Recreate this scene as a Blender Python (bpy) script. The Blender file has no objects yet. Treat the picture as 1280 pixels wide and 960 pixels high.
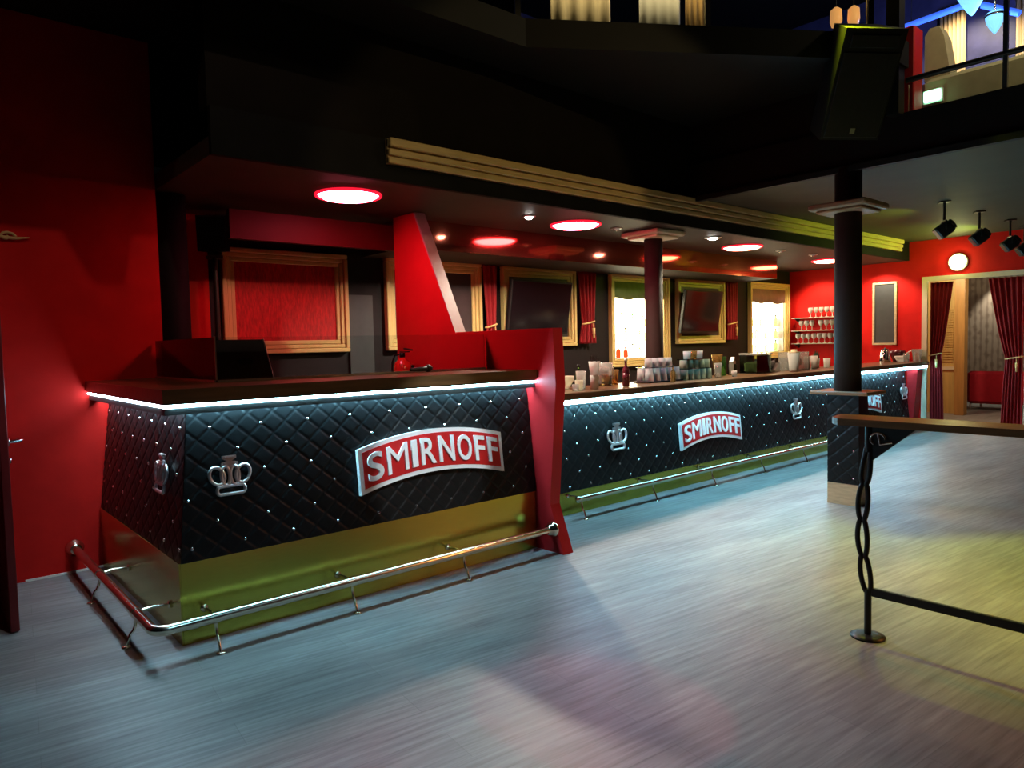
import bpy, math, random
from mathutils import Vector, Matrix, Euler
random.seed(7)
scene = bpy.context.scene
COL = scene.collection
PI = math.pi

# ------------------------------------------------------------------ materials
def new_mat(name):
    m = bpy.data.materials.new(name); m.use_nodes = True
    nt = m.node_tree; b = nt.nodes['Principled BSDF']
    return m, nt, b

def mat(name, col, rough=0.5, metal=0.0, noise=0.12, scale=18.0, spec=0.5, coat=0.0, trans=0.0, emit=None, es=0.0,
        ior=1.45, bump=0.0, stretch=(1, 1, 1), coat_rough=0.05):
    m, nt, b = new_mat(name)
    L = nt.links
    b.inputs['Roughness'].default_value = rough
    b.inputs['Metallic'].default_value = metal
    b.inputs['Specular IOR Level'].default_value = spec
    b.inputs['Coat Weight'].default_value = coat
    b.inputs['Coat Roughness'].default_value = coat_rough
    b.inputs['Transmission Weight'].default_value = trans
    b.inputs['IOR'].default_value = ior
    b.inputs['Base Color'].default_value = (*col, 1)
    if noise > 0:
        tc = nt.nodes.new('ShaderNodeTexCoord'); mp = nt.nodes.new('ShaderNodeMapping')
        mp.inputs['Scale'].default_value = stretch
        nz = nt.nodes.new('ShaderNodeTexNoise'); nz.inputs['Scale'].default_value = scale; nz.inputs['Detail'].default_value = 5
        rp = nt.nodes.new('ShaderNodeValToRGB')
        rp.color_ramp.elements[0].position = 0.3; rp.color_ramp.elements[1].position = 0.7
        rp.color_ramp.elements[0].color = (*[c * (1 - noise) for c in col], 1)
        rp.color_ramp.elements[1].color = (*[min(1, c * (1 + noise)) for c in col], 1)
        L.new(tc.outputs['Object'], mp.inputs['Vector']); L.new(mp.outputs['Vector'], nz.inputs['Vector'])
        L.new(nz.outputs['Fac'], rp.inputs['Fac']); L.new(rp.outputs['Color'], b.inputs['Base Color'])
        if bump > 0:
            bp = nt.nodes.new('ShaderNodeBump'); bp.inputs['Strength'].default_value = bump; bp.inputs['Distance'].default_value = 0.01
            L.new(nz.outputs['Fac'], bp.inputs['Height']); L.new(bp.outputs['Normal'], b.inputs['Normal'])
    if emit:
        b.inputs['Emission Color'].default_value = (*emit, 1); b.inputs['Emission Strength'].default_value = es
    return m

def floor_mat():
    m, nt, b = new_mat('grey_wood_laminate'); L = nt.links
    tc = nt.nodes.new('ShaderNodeTexCoord'); mp = nt.nodes.new('ShaderNodeMapping')
    mp.inputs['Rotation'].default_value = (0, 0, math.radians(6))
    L.new(tc.outputs['Object'], mp.inputs['Vector'])
    br = nt.nodes.new('ShaderNodeTexBrick')
    br.inputs['Color1'].default_value = (0.92, 0.92, 0.93, 1); br.inputs['Color2'].default_value = (1.05, 1.04, 1.03, 1)
    br.inputs['Mortar'].default_value = (0.80, 0.79, 0.78, 1)
    br.inputs['Scale'].default_value = 1.0; br.inputs['Brick Width'].default_value = 1.25; br.inputs['Row Height'].default_value = 0.19
    br.inputs['Mortar Size'].default_value = 0.0018; br.inputs['Mortar Smooth'].default_value = 0.3
    L.new(mp.outputs['Vector'], br.inputs['Vector'])
    st = nt.nodes.new('ShaderNodeMapping'); st.inputs['Scale'].default_value = (1.6, 26, 1)
    L.new(mp.outputs['Vector'], st.inputs['Vector'])
    n1 = nt.nodes.new('ShaderNodeTexNoise'); n1.inputs['Scale'].default_value = 1.5; n1.inputs['Detail'].default_value = 7; n1.inputs['Roughness'].default_value = 0.62
    L.new(st.outputs['Vector'], n1.inputs['Vector'])
    rp = nt.nodes.new('ShaderNodeValToRGB')
    rp.color_ramp.elements[0].position = 0.28; rp.color_ramp.elements[0].color = (0.20, 0.185, 0.175, 1)
    rp.color_ramp.elements[1].position = 0.72; rp.color_ramp.elements[1].color = (0.42, 0.40, 0.385, 1)
    L.new(n1.outputs['Fac'], rp.inputs['Fac'])
    # knots and dark smudges of the grain
    n2 = nt.nodes.new('ShaderNodeTexNoise'); n2.inputs['Scale'].default_value = 1.1; n2.inputs['Detail'].default_value = 3
    sm = nt.nodes.new('ShaderNodeMapping'); sm.inputs['Scale'].default_value = (0.8, 3.2, 1)
    L.new(mp.outputs['Vector'], sm.inputs['Vector']); L.new(sm.outputs['Vector'], n2.inputs['Vector'])
    r2 = nt.nodes.new('ShaderNodeValToRGB'); r2.color_ramp.elements[0].position = 0.3; r2.color_ramp.elements[0].color = (0.72, 0.7, 0.69, 1)
    r2.color_ramp.elements[1].position = 0.62; r2.color_ramp.elements[1].color = (1, 1, 1, 1)
    L.new(n2.outputs['Fac'], r2.inputs['Fac'])
    m1 = nt.nodes.new('ShaderNodeMix'); m1.data_type = 'RGBA'; m1.blend_type = 'MULTIPLY'; m1.inputs[0].default_value = 1
    m2 = nt.nodes.new('ShaderNodeMix'); m2.data_type = 'RGBA'; m2.blend_type = 'MULTIPLY'; m2.inputs[0].default_value = 1
    L.new(rp.outputs['Color'], m1.inputs[6]); L.new(br.outputs['Color'], m1.inputs[7])
    L.new(m1.outputs[2], m2.inputs[6]); L.new(r2.outputs['Color'], m2.inputs[7])
    L.new(m2.outputs[2], b.inputs['Base Color'])
    b.inputs['Roughness'].default_value = 0.42; b.inputs['Specular IOR Level'].default_value = 0.4
    bp = nt.nodes.new('ShaderNodeBump'); bp.inputs['Strength'].default_value = 0.12; bp.inputs['Distance'].default_value = 0.004
    L.new(n1.outputs['Fac'], bp.inputs['Height']); L.new(bp.outputs['Normal'], b.inputs['Normal'])
    return m

def glass_mat(name, col=(1, 1, 1), rough=0.02, haze=0.12, hazecol=(0.8, 0.85, 0.8), ior=1.4):  # haze mixes pale diffuse into the glass to make it look bright
    m, nt, b = new_mat(name); L = nt.links
    out = nt.nodes['Material Output']; nt.nodes.remove(b)
    g = nt.nodes.new('ShaderNodeBsdfGlass'); g.inputs['Color'].default_value = (*col, 1); g.inputs['Roughness'].default_value = rough; g.inputs['IOR'].default_value = ior
    d = nt.nodes.new('ShaderNodeBsdfTranslucent'); d.inputs['Color'].default_value = (*hazecol, 1)
    d2 = nt.nodes.new('ShaderNodeBsdfDiffuse'); d2.inputs['Color'].default_value = (*hazecol, 1)
    a = nt.nodes.new('ShaderNodeMixShader'); a.inputs[0].default_value = 0.5
    L.new(d.outputs[0], a.inputs[1]); L.new(d2.outputs[0], a.inputs[2])
    mx = nt.nodes.new('ShaderNodeMixShader'); mx.inputs[0].default_value = haze
    L.new(g.outputs[0], mx.inputs[1]); L.new(a.outputs[0], mx.inputs[2]); L.new(mx.outputs[0], out.inputs['Surface'])
    return m

def sheet_mat(name, tint=(0.9, 0.95, 0.95), refl=0.08, rough=0.02):
    """a thin flat pane: mostly clear with a faint mirror reflection"""
    m, nt, b = new_mat(name); L = nt.links
    out = nt.nodes['Material Output']; nt.nodes.remove(b)
    t = nt.nodes.new('ShaderNodeBsdfTransparent'); t.inputs['Color'].default_value = (*tint, 1)
    g = nt.nodes.new('ShaderNodeBsdfGlossy'); g.inputs['Roughness'].default_value = rough
    fr = nt.nodes.new('ShaderNodeFresnel'); fr.inputs['IOR'].default_value = 1.45
    mx = nt.nodes.new('ShaderNodeMixShader')
    L.new(fr.outputs[0], mx.inputs[0]); L.new(t.outputs[0], mx.inputs[1]); L.new(g.outputs[0], mx.inputs[2])
    L.new(mx.outputs[0], out.inputs['Surface'])
    return m

def glow_mat(name, col, strength):
    m, nt, b = new_mat(name)
    b.inputs['Base Color'].default_value = (*[min(1, c) for c in col], 1)
    b.inputs['Emission Color'].default_value = (*col, 1); b.inputs['Emission Strength'].default_value = strength
    b.inputs['Roughness'].default_value = 0.4
    return m

def wallpaper_mat():
    m, nt, b = new_mat('damask_wallpaper'); L = nt.links
    tc = nt.nodes.new('ShaderNodeTexCoord'); mp = nt.nodes.new('ShaderNodeMapping'); mp.inputs['Scale'].default_value = (1, 1, 1)
    L.new(tc.outputs['Object'], mp.inputs['Vector'])
    v = nt.nodes.new('ShaderNodeTexVoronoi'); v.inputs['Scale'].default_value = 7
    L.new(mp.outputs['Vector'], v.inputs['Vector'])
    w = nt.nodes.new('ShaderNodeTexWave'); w.inputs['Scale'].default_value = 3; w.inputs['Distortion'].default_value = 1.2; w.bands_direction = 'Y'
    L.new(mp.outputs['Vector'], w.inputs['Vector'])
    mx = nt.nodes.new('ShaderNodeMix'); mx.data_type = 'RGBA'; mx.blend_type = 'MULTIPLY'; mx.inputs[0].default_value = 0.8
    L.new(v.outputs['Distance'], mx.inputs[6]); L.new(w.outputs['Color'], mx.inputs[7])
    rp = nt.nodes.new('ShaderNodeValToRGB'); rp.color_ramp.elements[0].color = (0.17, 0.12, 0.085, 1); rp.color_ramp.elements[1].color = (0.36, 0.29, 0.22, 1)
    rp.color_ramp.elements[1].position = 0.35
    L.new(mx.outputs[2], rp.inputs['Fac']); L.new(rp.outputs['Color'], b.inputs['Base Color'])
    b.inputs['Roughness'].default_value = 0.5
    return m

M = {}
M['floor'] = floor_mat()
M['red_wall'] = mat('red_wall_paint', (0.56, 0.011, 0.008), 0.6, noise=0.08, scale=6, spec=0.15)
M['red_part'] = mat('red_partition_paint', (0.60, 0.016, 0.020), 0.5, noise=0.05, scale=5, spec=0.3)
M['red_door'] = mat('dark_red_door_paint', (0.16, 0.008, 0.008), 0.35, noise=0.1, scale=7)
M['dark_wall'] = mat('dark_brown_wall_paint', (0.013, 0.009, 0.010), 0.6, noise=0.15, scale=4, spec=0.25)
M['black_wall'] = mat('black_paint', (0.007, 0.006, 0.005), 0.75, noise=0.2, scale=5, spec=0.12)
M['fascia_red'] = mat('glossy_dark_red_lacquer', (0.50, 0.11, 0.065), 0.08, metal=0.92, noise=0.05, scale=3)
M['ceiling'] = mat('dark_ceiling_paint', (0.050, 0.034, 0.024), 0.6, noise=0.1, scale=4, spec=0.25)
M['ceiling_hall'] = mat('ceiling_paint_green_light_tint', (0.056, 0.053, 0.034), 0.65, noise=0.1, scale=3, spec=0.2)  # olive tint put into the paint stands for green light on the ceiling
M['upper_wall'] = mat('black_brown_paint', (0.008, 0.0055, 0.004), 0.8, noise=0.15, scale=4, spec=0.1)
M['band_red'] = mat('deep_red_band_paint', (0.060, 0.003, 0.003), 0.6, noise=0.06, scale=5, spec=0.2)
M['slab'] = mat('black_balcony_paint', (0.010, 0.0085, 0.007), 0.6, noise=0.15, scale=3, spec=0.2)
M['gold'] = mat('satin_gold_paint', (0.66, 0.50, 0.19), 0.42, noise=0.06, scale=30, stretch=(1, 1, 0.2))
M['gold_dark'] = mat('gilded_beam_paint', (0.52, 0.36, 0.14), 0.45, noise=0.14, scale=14, stretch=(0.3, 3, 3))
M['brass'] = mat('brushed_brass', (0.50, 0.42, 0.075), 0.21, metal=1.0, noise=0.06, scale=40, stretch=(0.3, 0.3, 4))
M['steel'] = mat('polished_brass_tube', (0.88, 0.80, 0.63), 0.2, metal=1.0, noise=0.03, scale=20)
M['chrome'] = mat('chrome', (0.80, 0.80, 0.82), 0.12, metal=1.0, noise=0.02, scale=20)
M['quilt'] = mat('black_quilted_leather', (0.0065, 0.007, 0.0075), 0.36, noise=0.25, scale=60, spec=0.26, bump=0.03)
M['black'] = mat('black_plastic', (0.012, 0.012, 0.012), 0.4, noise=0.15, scale=30)
M['black_metal'] = mat('black_powder_coat', (0.016, 0.015, 0.014), 0.42, noise=0.2, scale=40)
M['column'] = mat('dark_brown_column_paint', (0.040, 0.023, 0.019), 0.7, noise=0.1, scale=8, spec=0.2)
M['wood_top'] = mat('brown_stained_wood', (0.11, 0.055, 0.022), 0.32, noise=0.3, scale=7, stretch=(0.5, 5, 5), coat=0.15)
M['wood_shelf'] = mat('orange_brown_wood', (0.24, 0.12, 0.045), 0.35, noise=0.25, scale=8, stretch=(4, 0.6, 4))
M['wood_cap'] = mat('tan_stained_wood', (0.36, 0.21, 0.11), 0.5, noise=0.2, scale=8, stretch=(4, 0.6, 4), spec=0.2)
M['wood_pale'] = mat('pale_plywood', (0.52, 0.38, 0.22), 0.5, noise=0.15, scale=9, stretch=(1, 1, 5))
M['wood_yellow'] = mat('yellow_pine', (0.62, 0.42, 0.14), 0.45, noise=0.15, scale=6, stretch=(3, 3, 0.4))
M['wood_post'] = mat('orange_pine', (0.50, 0.27, 0.08), 0.45, noise=0.15, scale=6, stretch=(3, 3, 0.4))
M['cream'] = mat('cream_paint', (0.72, 0.60, 0.42), 0.45, noise=0.05, scale=10)
M['velvet'] = mat('dark_red_velvet', (0.30, 0.010, 0.014), 0.75, noise=0.25, scale=30, stretch=(4, 4, 0.5))
M['plush'] = mat('red_plush_padding', (0.46, 0.010, 0.010), 0.65, noise=0.35, scale=25, stretch=(3, 1, 0.7), bump=0.3)
M['tassel'] = mat('gold_cord', (0.7, 0.5, 0.2), 0.5, noise=0.3, scale=80)
M['board'] = mat('dark_slate_board', (0.045, 0.05, 0.05), 0.5, noise=0.1, scale=10)
M['brown_board'] = mat('dark_brown_board', (0.05, 0.036, 0.036), 0.45, noise=0.1, scale=10)
M['screen'] = mat('black_glass_screen', (0.010, 0.008, 0.010), 0.12, noise=0.1, scale=3, spec=0.6)
M['sign_red'] = mat('sign_red', (0.52, 0.012, 0.014), 0.4, noise=0.05, scale=10)
M['sign_white'] = mat('sign_white', (0.82, 0.84, 0.84), 0.4, noise=0.03, scale=10)
M['glass'] = glass_mat('clear_glass', haze=0.26, hazecol=(0.90, 0.88, 0.80))
M['glass_green'] = glass_mat('greenish_glass', (0.95, 0.98, 0.90), haze=0.48, hazecol=(0.94, 0.95, 0.76))
M['glass_bright'] = glass_mat('clear_glass_bright_haze', (0.97, 0.98, 1), rough=0.04, haze=0.58, hazecol=(1.0, 0.99, 0.94))  # clear glass; the strong haze stands in for its bright sparkle
M['glass_brown'] = glass_mat('amber_glass', (0.90, 0.72, 0.42), haze=0.18, hazecol=(0.65, 0.45, 0.2))
M['bottle_dark'] = mat('maroon_bottle', (0.10, 0.015, 0.025), 0.15, noise=0.1, scale=20, coat=0.4)
M['bottle_green'] = glass_mat('green_bottle_glass', (0.5, 0.72, 0.4), haze=0.06, hazecol=(0.3, 0.5, 0.2))
M['liquor_amber'] = glass_mat('amber_bottle_glass', (0.96, 0.82, 0.5), haze=0.06, hazecol=(0.8, 0.6, 0.3))
M['liquor_red'] = glass_mat('red_bottle_glass', (0.7, 0.12, 0.06), haze=0.2, hazecol=(0.6, 0.1, 0.05))
M['liquor_clear'] = glass_mat('pale_bottle_glass', (0.96, 0.96, 0.85), haze=0.1, hazecol=(0.9, 0.9, 0.7))
M['white_label'] = mat('off_white_label', (0.75, 0.72, 0.66), 0.5, noise=0.05)
M['paper_white'] = mat('white_plastic', (0.78, 0.76, 0.72), 0.4, noise=0.05)
M['pane'] = sheet_mat('clear_pane')
M['pane_green'] = sheet_mat('greenish_pane', (0.82, 0.90, 0.80))
M['pane_smoke'] = sheet_mat('smoked_pane', (0.55, 0.5, 0.5))
M['leaf'] = mat('dark_green_leaf', (0.03, 0.10, 0.05), 0.5, noise=0.3, scale=20)
M['straw'] = mat('black_straw', (0.02, 0.02, 0.02), 0.4, noise=0.1)
M['blind_green'] = mat('olive_green_blind', (0.20, 0.26, 0.10), 0.7, noise=0.12, scale=10)  # green reflection of the cabinet glass put into the blind's colour
M['blind_mauve'] = mat('mauve_brown_blind', (0.30, 0.18, 0.16), 0.7, noise=0.12, scale=10)
M['extinguisher'] = mat('fire_red_enamel', (0.60, 0.02, 0.015), 0.25, noise=0.03, coat=0.4)
M['couch'] = mat('crimson_upholstery', (0.50, 0.012, 0.030), 0.6, noise=0.08, scale=12)
M['wallpaper'] = wallpaper_mat()
M['cream_fabric'] = mat('cream_fabric', (0.55, 0.47, 0.30), 0.7, noise=0.08, scale=12)
M['pink_edge'] = mat('greyish_pink_edge_paint', (0.38, 0.26, 0.24), 0.5, noise=0.06)
M['chrome_soft'] = mat('satin_chrome', (0.88, 0.82, 0.82), 0.36, metal=1.0, noise=0.03, scale=20)
M['lamp_rim'] = glow_mat('red_halo_lamp_ring', (1.0, 0.012, 0.04), 1.1)  # ring glows by itself to stand for the lamp's red halo
M['lantern'] = glow_mat('orange_lantern_shade', (1.0, 0.42, 0.12), 0.75)
M['blue_edge'] = glow_mat('blue_edge_light_glow', (0.10, 0.22, 1.0), 0.9)
M['trim_white'] = mat('off_white_trim', (0.75, 0.70, 0.62), 0.4, noise=0.04)
M['alu'] = mat('aluminium', (0.65, 0.64, 0.66), 0.3, metal=1.0, noise=0.04)
M['drape_up'] = mat('ochre_drape', (0.60, 0.42, 0.20), 0.7, noise=0.15, scale=10, stretch=(5, 5, 0.3))
M['navy'] = mat('navy_wall_paint', (0.05, 0.05, 0.12), 0.4, noise=0.3, scale=4)
M['crystal'] = glow_mat('lit_crystal', (0.22, 0.62, 1.0), 1.3)
M['blue_tube'] = glow_mat('blue_neon_tube', (0.05, 0.16, 1.0), 0.9)
M['led'] = glow_mat('cool_white_led', (0.34, 0.78, 1.0), 85)
M['led_side'] = glow_mat('dimmer_white_led', (0.55, 0.82, 1.0), 48)
M['led_main'] = glow_mat('cool_cyan_led', (0.26, 0.75, 1.0), 95)
M['disc'] = glow_mat('red_lamp_diffuser', (1.0, 0.13, 0.20), 48)
M['disc_pale'] = glow_mat('pale_red_lamp_diffuser', (1.0, 0.30, 0.20), 34)
M['bulb'] = glow_mat('white_spot_bulb', (1.0, 0.97, 0.9), 60)
M['lamp_warm'] = glow_mat('warm_white_lamp', (1.0, 0.95, 0.42), 30)
M['back_light'] = glow_mat('backlit_panel', (1.0, 0.88, 0.62), 13.0)
M['exit_light'] = glow_mat('green_white_exit_light', (0.45, 1.0, 0.6), 4.0)

# ------------------------------------------------------------------ mesh builder
class MB:
    def __init__(s): s.v = []; s.f = []; s.sm = []
    def add(s, verts, faces, smooth=False, mtx=None):
        o = len(s.v)
        for v in verts:
            v = Vector(v)
            s.v.append(tuple(mtx @ v) if mtx is not None else tuple(v))
        for f in faces: s.f.append(tuple(i + o for i in f)); s.sm.append(smooth)
        return s
    def box(s, x0, x1, y0, y1, z0, z1, mtx=None, bev=0.0):
        if bev > 0:
            b = min(bev, (x1 - x0) / 2.2, (y1 - y0) / 2.2, (z1 - z0) / 2.2)
            # chamfered box: three rings of eight around z
            def ring(i, z):
                return [(x0 + i + b, y0 + i, z), (x1 - i - b, y0 + i, z), (x1 - i, y0 + i + b, z), (x1 - i, y1 - i - b, z),
                        (x1 - i - b, y1 - i, z), (x0 + i + b, y1 - i, z), (x0 + i, y1 - i - b, z), (x0 + i, y0 + i + b, z)]
            v = ring(b, z0) + ring(0, z0 + b) + ring(0, z1 - b) + ring(b, z1)
            f = [tuple(range(7, -1, -1)), tuple(range(24, 32))]
            for k in range(3):
                for i in range(8):
                    j = (i + 1) % 8
                    f.append((k * 8 + i, k * 8 + j, (k + 1) * 8 + j, (k + 1) * 8 + i))
            return s.add(v, f, False, mtx)
        v = [(x0, y0, z0), (x1, y0, z0), (x1, y1, z0), (x0, y1, z0), (x0, y0, z1), (x1, y0, z1), (x1, y1, z1), (x0, y1, z1)]
        f = [(0, 3, 2, 1), (4, 5, 6, 7), (0, 1, 5, 4), (1, 2, 6, 5), (2, 3, 7, 6), (3, 0, 4, 7)]
        return s.add(v, f, False, mtx)
    def prism(s, pts, axis, a, b, mtx=None):
        """polygon pts in the plane across axis, extruded from a to b"""
        n = len(pts)
        def P(p, t):
            return {'x': (t, p[0], p[1]), 'y': (p[0], t, p[1]), 'z': (p[0], p[1], t)}[axis]
        v = [P(p, a) for p in pts] + [P(p, b) for p in pts]
        f = [tuple(range(n - 1, -1, -1)), tuple(range(n, 2 * n))]
        for i in range(n):
            j = (i + 1) % n; f.append((i, j, n + j, n + i))
        return s.add(v, f, False, mtx)
    def tube(s, path, r, seg=10, closed=False, mtx=None, flat=1.0):
        path = [Vector(p) for p in path]; n = len(path)
        rs = r if isinstance(r, (list, tuple)) else [r] * n
        v = []; f = []
        prev = None
        for i, p in enumerate(path):
            if closed: d = path[(i + 1) % n] - path[i - 1]
            else: d = path[min(i + 1, n - 1)] - path[max(i - 1, 0)]
            d.normalize()
            if prev is None:
                up = Vector((0, 0, 1)) if abs(d.z) < 0.9 else Vector((1, 0, 0))
                a = d.cross(up).normalized()
            else:
                a = (prev - d * prev.dot(d)).normalized()
            prev = a
            b = d.cross(a)
            for k in range(seg):
                t = 2 * PI * k / seg
                v.append(p + (a * math.cos(t) + b * math.sin(t) * flat) * rs[i])
        m = n if closed else n - 1
        for i in range(m):
            for k in range(seg):
                i2 = (i + 1) % n; k2 = (k + 1) % seg
                f.append((i * seg + k, i * seg + k2, i2 * seg + k2, i2 * seg + k))
        s.add(v, f, True, mtx)
        if not closed:
            s.add([v[k] for k in range(seg)], [tuple(range(seg - 1, -1, -1))], False, mtx)
            s.add([v[(n - 1) * seg + k] for k in range(seg)], [tuple(range(seg))], False, mtx)
        return s
    def lathe(s, prof, seg=20, c=(0, 0, 0), mtx=None, smooth=True):
        v = []; f = []; n = len(prof)
        for (r, z) in prof:
            for k in range(seg):
                t = 2 * PI * k / seg
                v.append((c[0] + r * math.cos(t), c[1] + r * math.sin(t), c[2] + z))
        for i in range(n - 1):
            for k in range(seg):
                k2 = (k + 1) % seg
                f.append((i * seg + k, i * seg + k2, (i + 1) * seg + k2, (i + 1) * seg + k))
        if prof[0][0] > 1e-6: f.append(tuple(range(seg - 1, -1, -1)))
        if prof[-1][0] > 1e-6: f.append(tuple((n - 1) * seg + k for k in range(seg)))
        return s.add(v, f, smooth, mtx)
    def build(s, name, m, parent=None, loc=None, rot=None):
        me = bpy.data.meshes.new(name); me.from_pydata(s.v, [], s.f); me.update()
        for p, sm in zip(me.polygons, s.sm): p.use_smooth = sm
        me.materials.append(m)
        o = bpy.data.objects.new(name, me); COL.objects.link(o)
        if parent is not None: o.parent = parent
        if loc: o.location = loc
        if rot: o.rotation_euler = rot
        return o

def tag(o, label=None, cat=None, group=None, kind=None):
    if label: o['label'] = label
    if cat: o['category'] = cat
    if group: o['group'] = group
    if kind: o['kind'] = kind
    return o
def struct(o): o['kind'] = 'structure'; return o
def empty(name, loc=(0, 0, 0), rz=0.0, label=None, cat=None, group=None):
    o = bpy.data.objects.new(name, None); COL.objects.link(o); o.empty_display_size = 0.1
    o.location = loc; o.rotation_euler = (0, 0, rz)
    return tag(o, label, cat, group)
def copy_tree(o, parent=None):
    c = o.copy(); COL.objects.link(c)
    if parent is not None: c.parent = parent
    for ch in [x for x in o.children]: copy_tree(ch, c)
    return c
def arc(cx, cy, r, a0, a1, n, ry=None):
    ry = r if ry is None else ry
    return [(cx + r * math.cos(a0 + (a1 - a0) * i / n), cy + ry * math.sin(a0 + (a1 - a0) * i / n)) for i in range(n + 1)]
def spot(loc, target, col, power, size_deg, blend=0.3, radius=0.05, name='spot_light'):
    l = bpy.data.lights.new(name, 'SPOT'); l.energy = power; l.color = col; l.spot_size = math.radians(size_deg); l.spot_blend = blend; l.shadow_soft_size = radius
    o = bpy.data.objects.new(name, l); COL.objects.link(o); o.location = loc
    o.rotation_euler = (Vector(target) - Vector(loc)).to_track_quat('-Z', 'Y').to_euler(); return o
def point(loc, col, power, radius=0.1, name='point_light'):
    l = bpy.data.lights.new(name, 'POINT'); l.energy = power; l.color = col; l.shadow_soft_size = radius
    o = bpy.data.objects.new(name, l); COL.objects.link(o); o.location = loc; return o
def area(loc, target, col, power, sx, sy, name='area_light'):
    l = bpy.data.lights.new(name, 'AREA'); l.shape = 'RECTANGLE'; l.size = sx; l.size_y = sy; l.energy = power; l.color = col
    o = bpy.data.objects.new(name, l); COL.objects.link(o); o.location = loc
    o.rotation_euler = (Vector(target) - Vector(loc)).to_track_quat('-Z', 'Y').to_euler(); return o

# ------------------------------------------------------------------ the setting
struct(MB().box(-4, 20, -7, 9, -0.1, 0).build('floor', M['floor']))
struct(MB().box(-4, 1.44, 5.45, 5.6, 0, 5.5).build('wall_left', M['red_wall']))
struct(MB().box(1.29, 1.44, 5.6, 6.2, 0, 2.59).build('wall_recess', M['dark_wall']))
struct(MB().box(1.29, 2.02, 6.2, 6.3, 0, 2.59).build('wall_recess_red', M['red_wall']))
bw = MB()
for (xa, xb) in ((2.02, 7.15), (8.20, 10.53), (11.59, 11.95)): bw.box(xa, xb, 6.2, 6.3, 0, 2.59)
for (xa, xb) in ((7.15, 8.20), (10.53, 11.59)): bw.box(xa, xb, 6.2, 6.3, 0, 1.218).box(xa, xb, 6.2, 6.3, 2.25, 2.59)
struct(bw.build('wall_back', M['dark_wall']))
w = MB().box(11.8, 11.95, 4.06, 6.2, 0, 2.87).box(11.8, 11.95, 2.78, 4.06, 2.27, 2.87).box(11.8, 11.95, -7, 2.78, 0, 2.87)
struct(w.build('wall_right', M['red_wall']))
# ceiling over the bar and the dark strip that closes its front
struct(MB().box(1.44, 11.8, 4.31, 6.2, 2.59, 2.70).build('ceiling_bar', M['ceiling']))
struct(MB().box(1.44, 11.8, 4.27, 4.31, 2.59, 2.87).build('trim_1', M['black_wall']))
struct(MB().box(1.44, 6.2, 4.31, 4.45, 2.87, 3.6).build('wall_upper', M['upper_wall']))
# soffit with the glossy red front above the back counter
struct(MB().box(3.475, 9.9, 5.42, 6.2, 2.33, 2.59).build('ceiling_soffit', M['ceiling']))
fs = struct(MB().box(3.475, 9.9, 5.40, 5.419, 2.33, 2.59).build('trim_2', M['fascia_red']))
struct(MB().box(1.95, 3.38, 5.46, 5.52, 2.30, 2.52).build('trim_3', M['band_red']))
# red partition with the sloping back edge and flared foot
struct(MB().prism([(3.405, 0), (3.53, 0.33), (3.453, 1.17), (3.473, 1.556), (4.578, 1.556), (5.124, 2.588), (5.46, 2.588), (5.46, 0)], 'x', 3.382, 3.474).build('wall_partition', M['red_part']))
struct(MB().prism([(4.59, 1.575), (4.572, 1.548), (5.112, 2.585), (5.135, 2.585)], 'x', 3.376, 3.48).build('trim_4', M['pink_edge']))
# balcony over the right half of the hall, and the higher gallery straight ahead
struct(MB().box(6.2, 20, -7, 4.308, 2.87, 3.2).build('ceiling_balcony', M['ceiling_hall']))
struct(MB().box(6.16, 6.2, -7, 4.308, 2.872, 3.22).box(6.10, 6.16, -7, 4.19, 2.83, 2.88).build('trim_5', M['slab']))
gal = [(-4, 3.90), (3.53, 3.87), (5.95, 2.31), (6.2, 2.31), (6.2, 9), (-4, 9)]
struct(MB().prism(gal, 'z', 3.60, 3.70).build('ceiling_gallery', M['slab']))
struct(MB().prism([(-4, 3.86), (3.52, 3.83), (5.95, 2.26), (6.2, 2.26), (6.2, 2.34), (5.97, 2.34), (3.55, 3.90), (-4, 3.93)], 'z', 3.57, 3.77).build('trim_6', M['slab']))
struct(MB().box(-4, 20, -7, 9, 6.6, 6.7).build('ceiling', M['black_wall']))
struct(MB().box(6.2, 6.25, 2.36, 4.45, 3.2, 3.6).build('wall_gallery_side', M['slab']))
struct(MB().box(3.30, 3.56, 6.175, 6.198, 1.0, 1.96).build('trim_10', M['board']))
# white skirting of the left wall
struct(MB().box(0.55, 0.995, 5.435, 5.449, 0, 0.012).build('baseboard_left', M['trim_white']))
# doorway trim in the end wall
dt = MB().box(11.76, 11.80, 4.0, 4.075, 0, 2.32).box(11.76, 11.80, 2.70, 4.0, 2.25, 2.32).box(11.76, 11.80, 2.70, 2.77, 0, 2.25)
struct(dt.build('door_1', M['cream']))
# upstairs room behind the glass
struct(MB().box(-4, 20, 8.4, 8.5, 3.7, 6.6).build('wall_gallery', M['navy']))
struct(MB().box(11.6, 11.7, -7, 8.4, 3.2, 6.6).build('wall_upstairs', M['navy']))
# passage beyond the doorway
struct(MB().box(17.2, 17.3, -1, 8, 0, 3).build('wall_passage', M['wallpaper']))
struct(MB().box(11.95, 17.2, 6.4, 6.5, 0, 3).build('wall_passage_side', M['cream']))

# gilded beam: three stepped bands along the front of the bar ceiling
bm = MB()
for (z0, z1, y) in ((2.70, 2.745, 4.225), (2.755, 2.80, 4.215), (2.81, 2.868, 4.20)):
    bm.box(2.60, 11.42, y, 4.268, z0, z1, bev=0.006)
bm.box(2.60, 11.42, 4.24, 4.268, 2.70, 2.868)
struct(bm.build('trim_7', M['gold_dark']))

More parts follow.
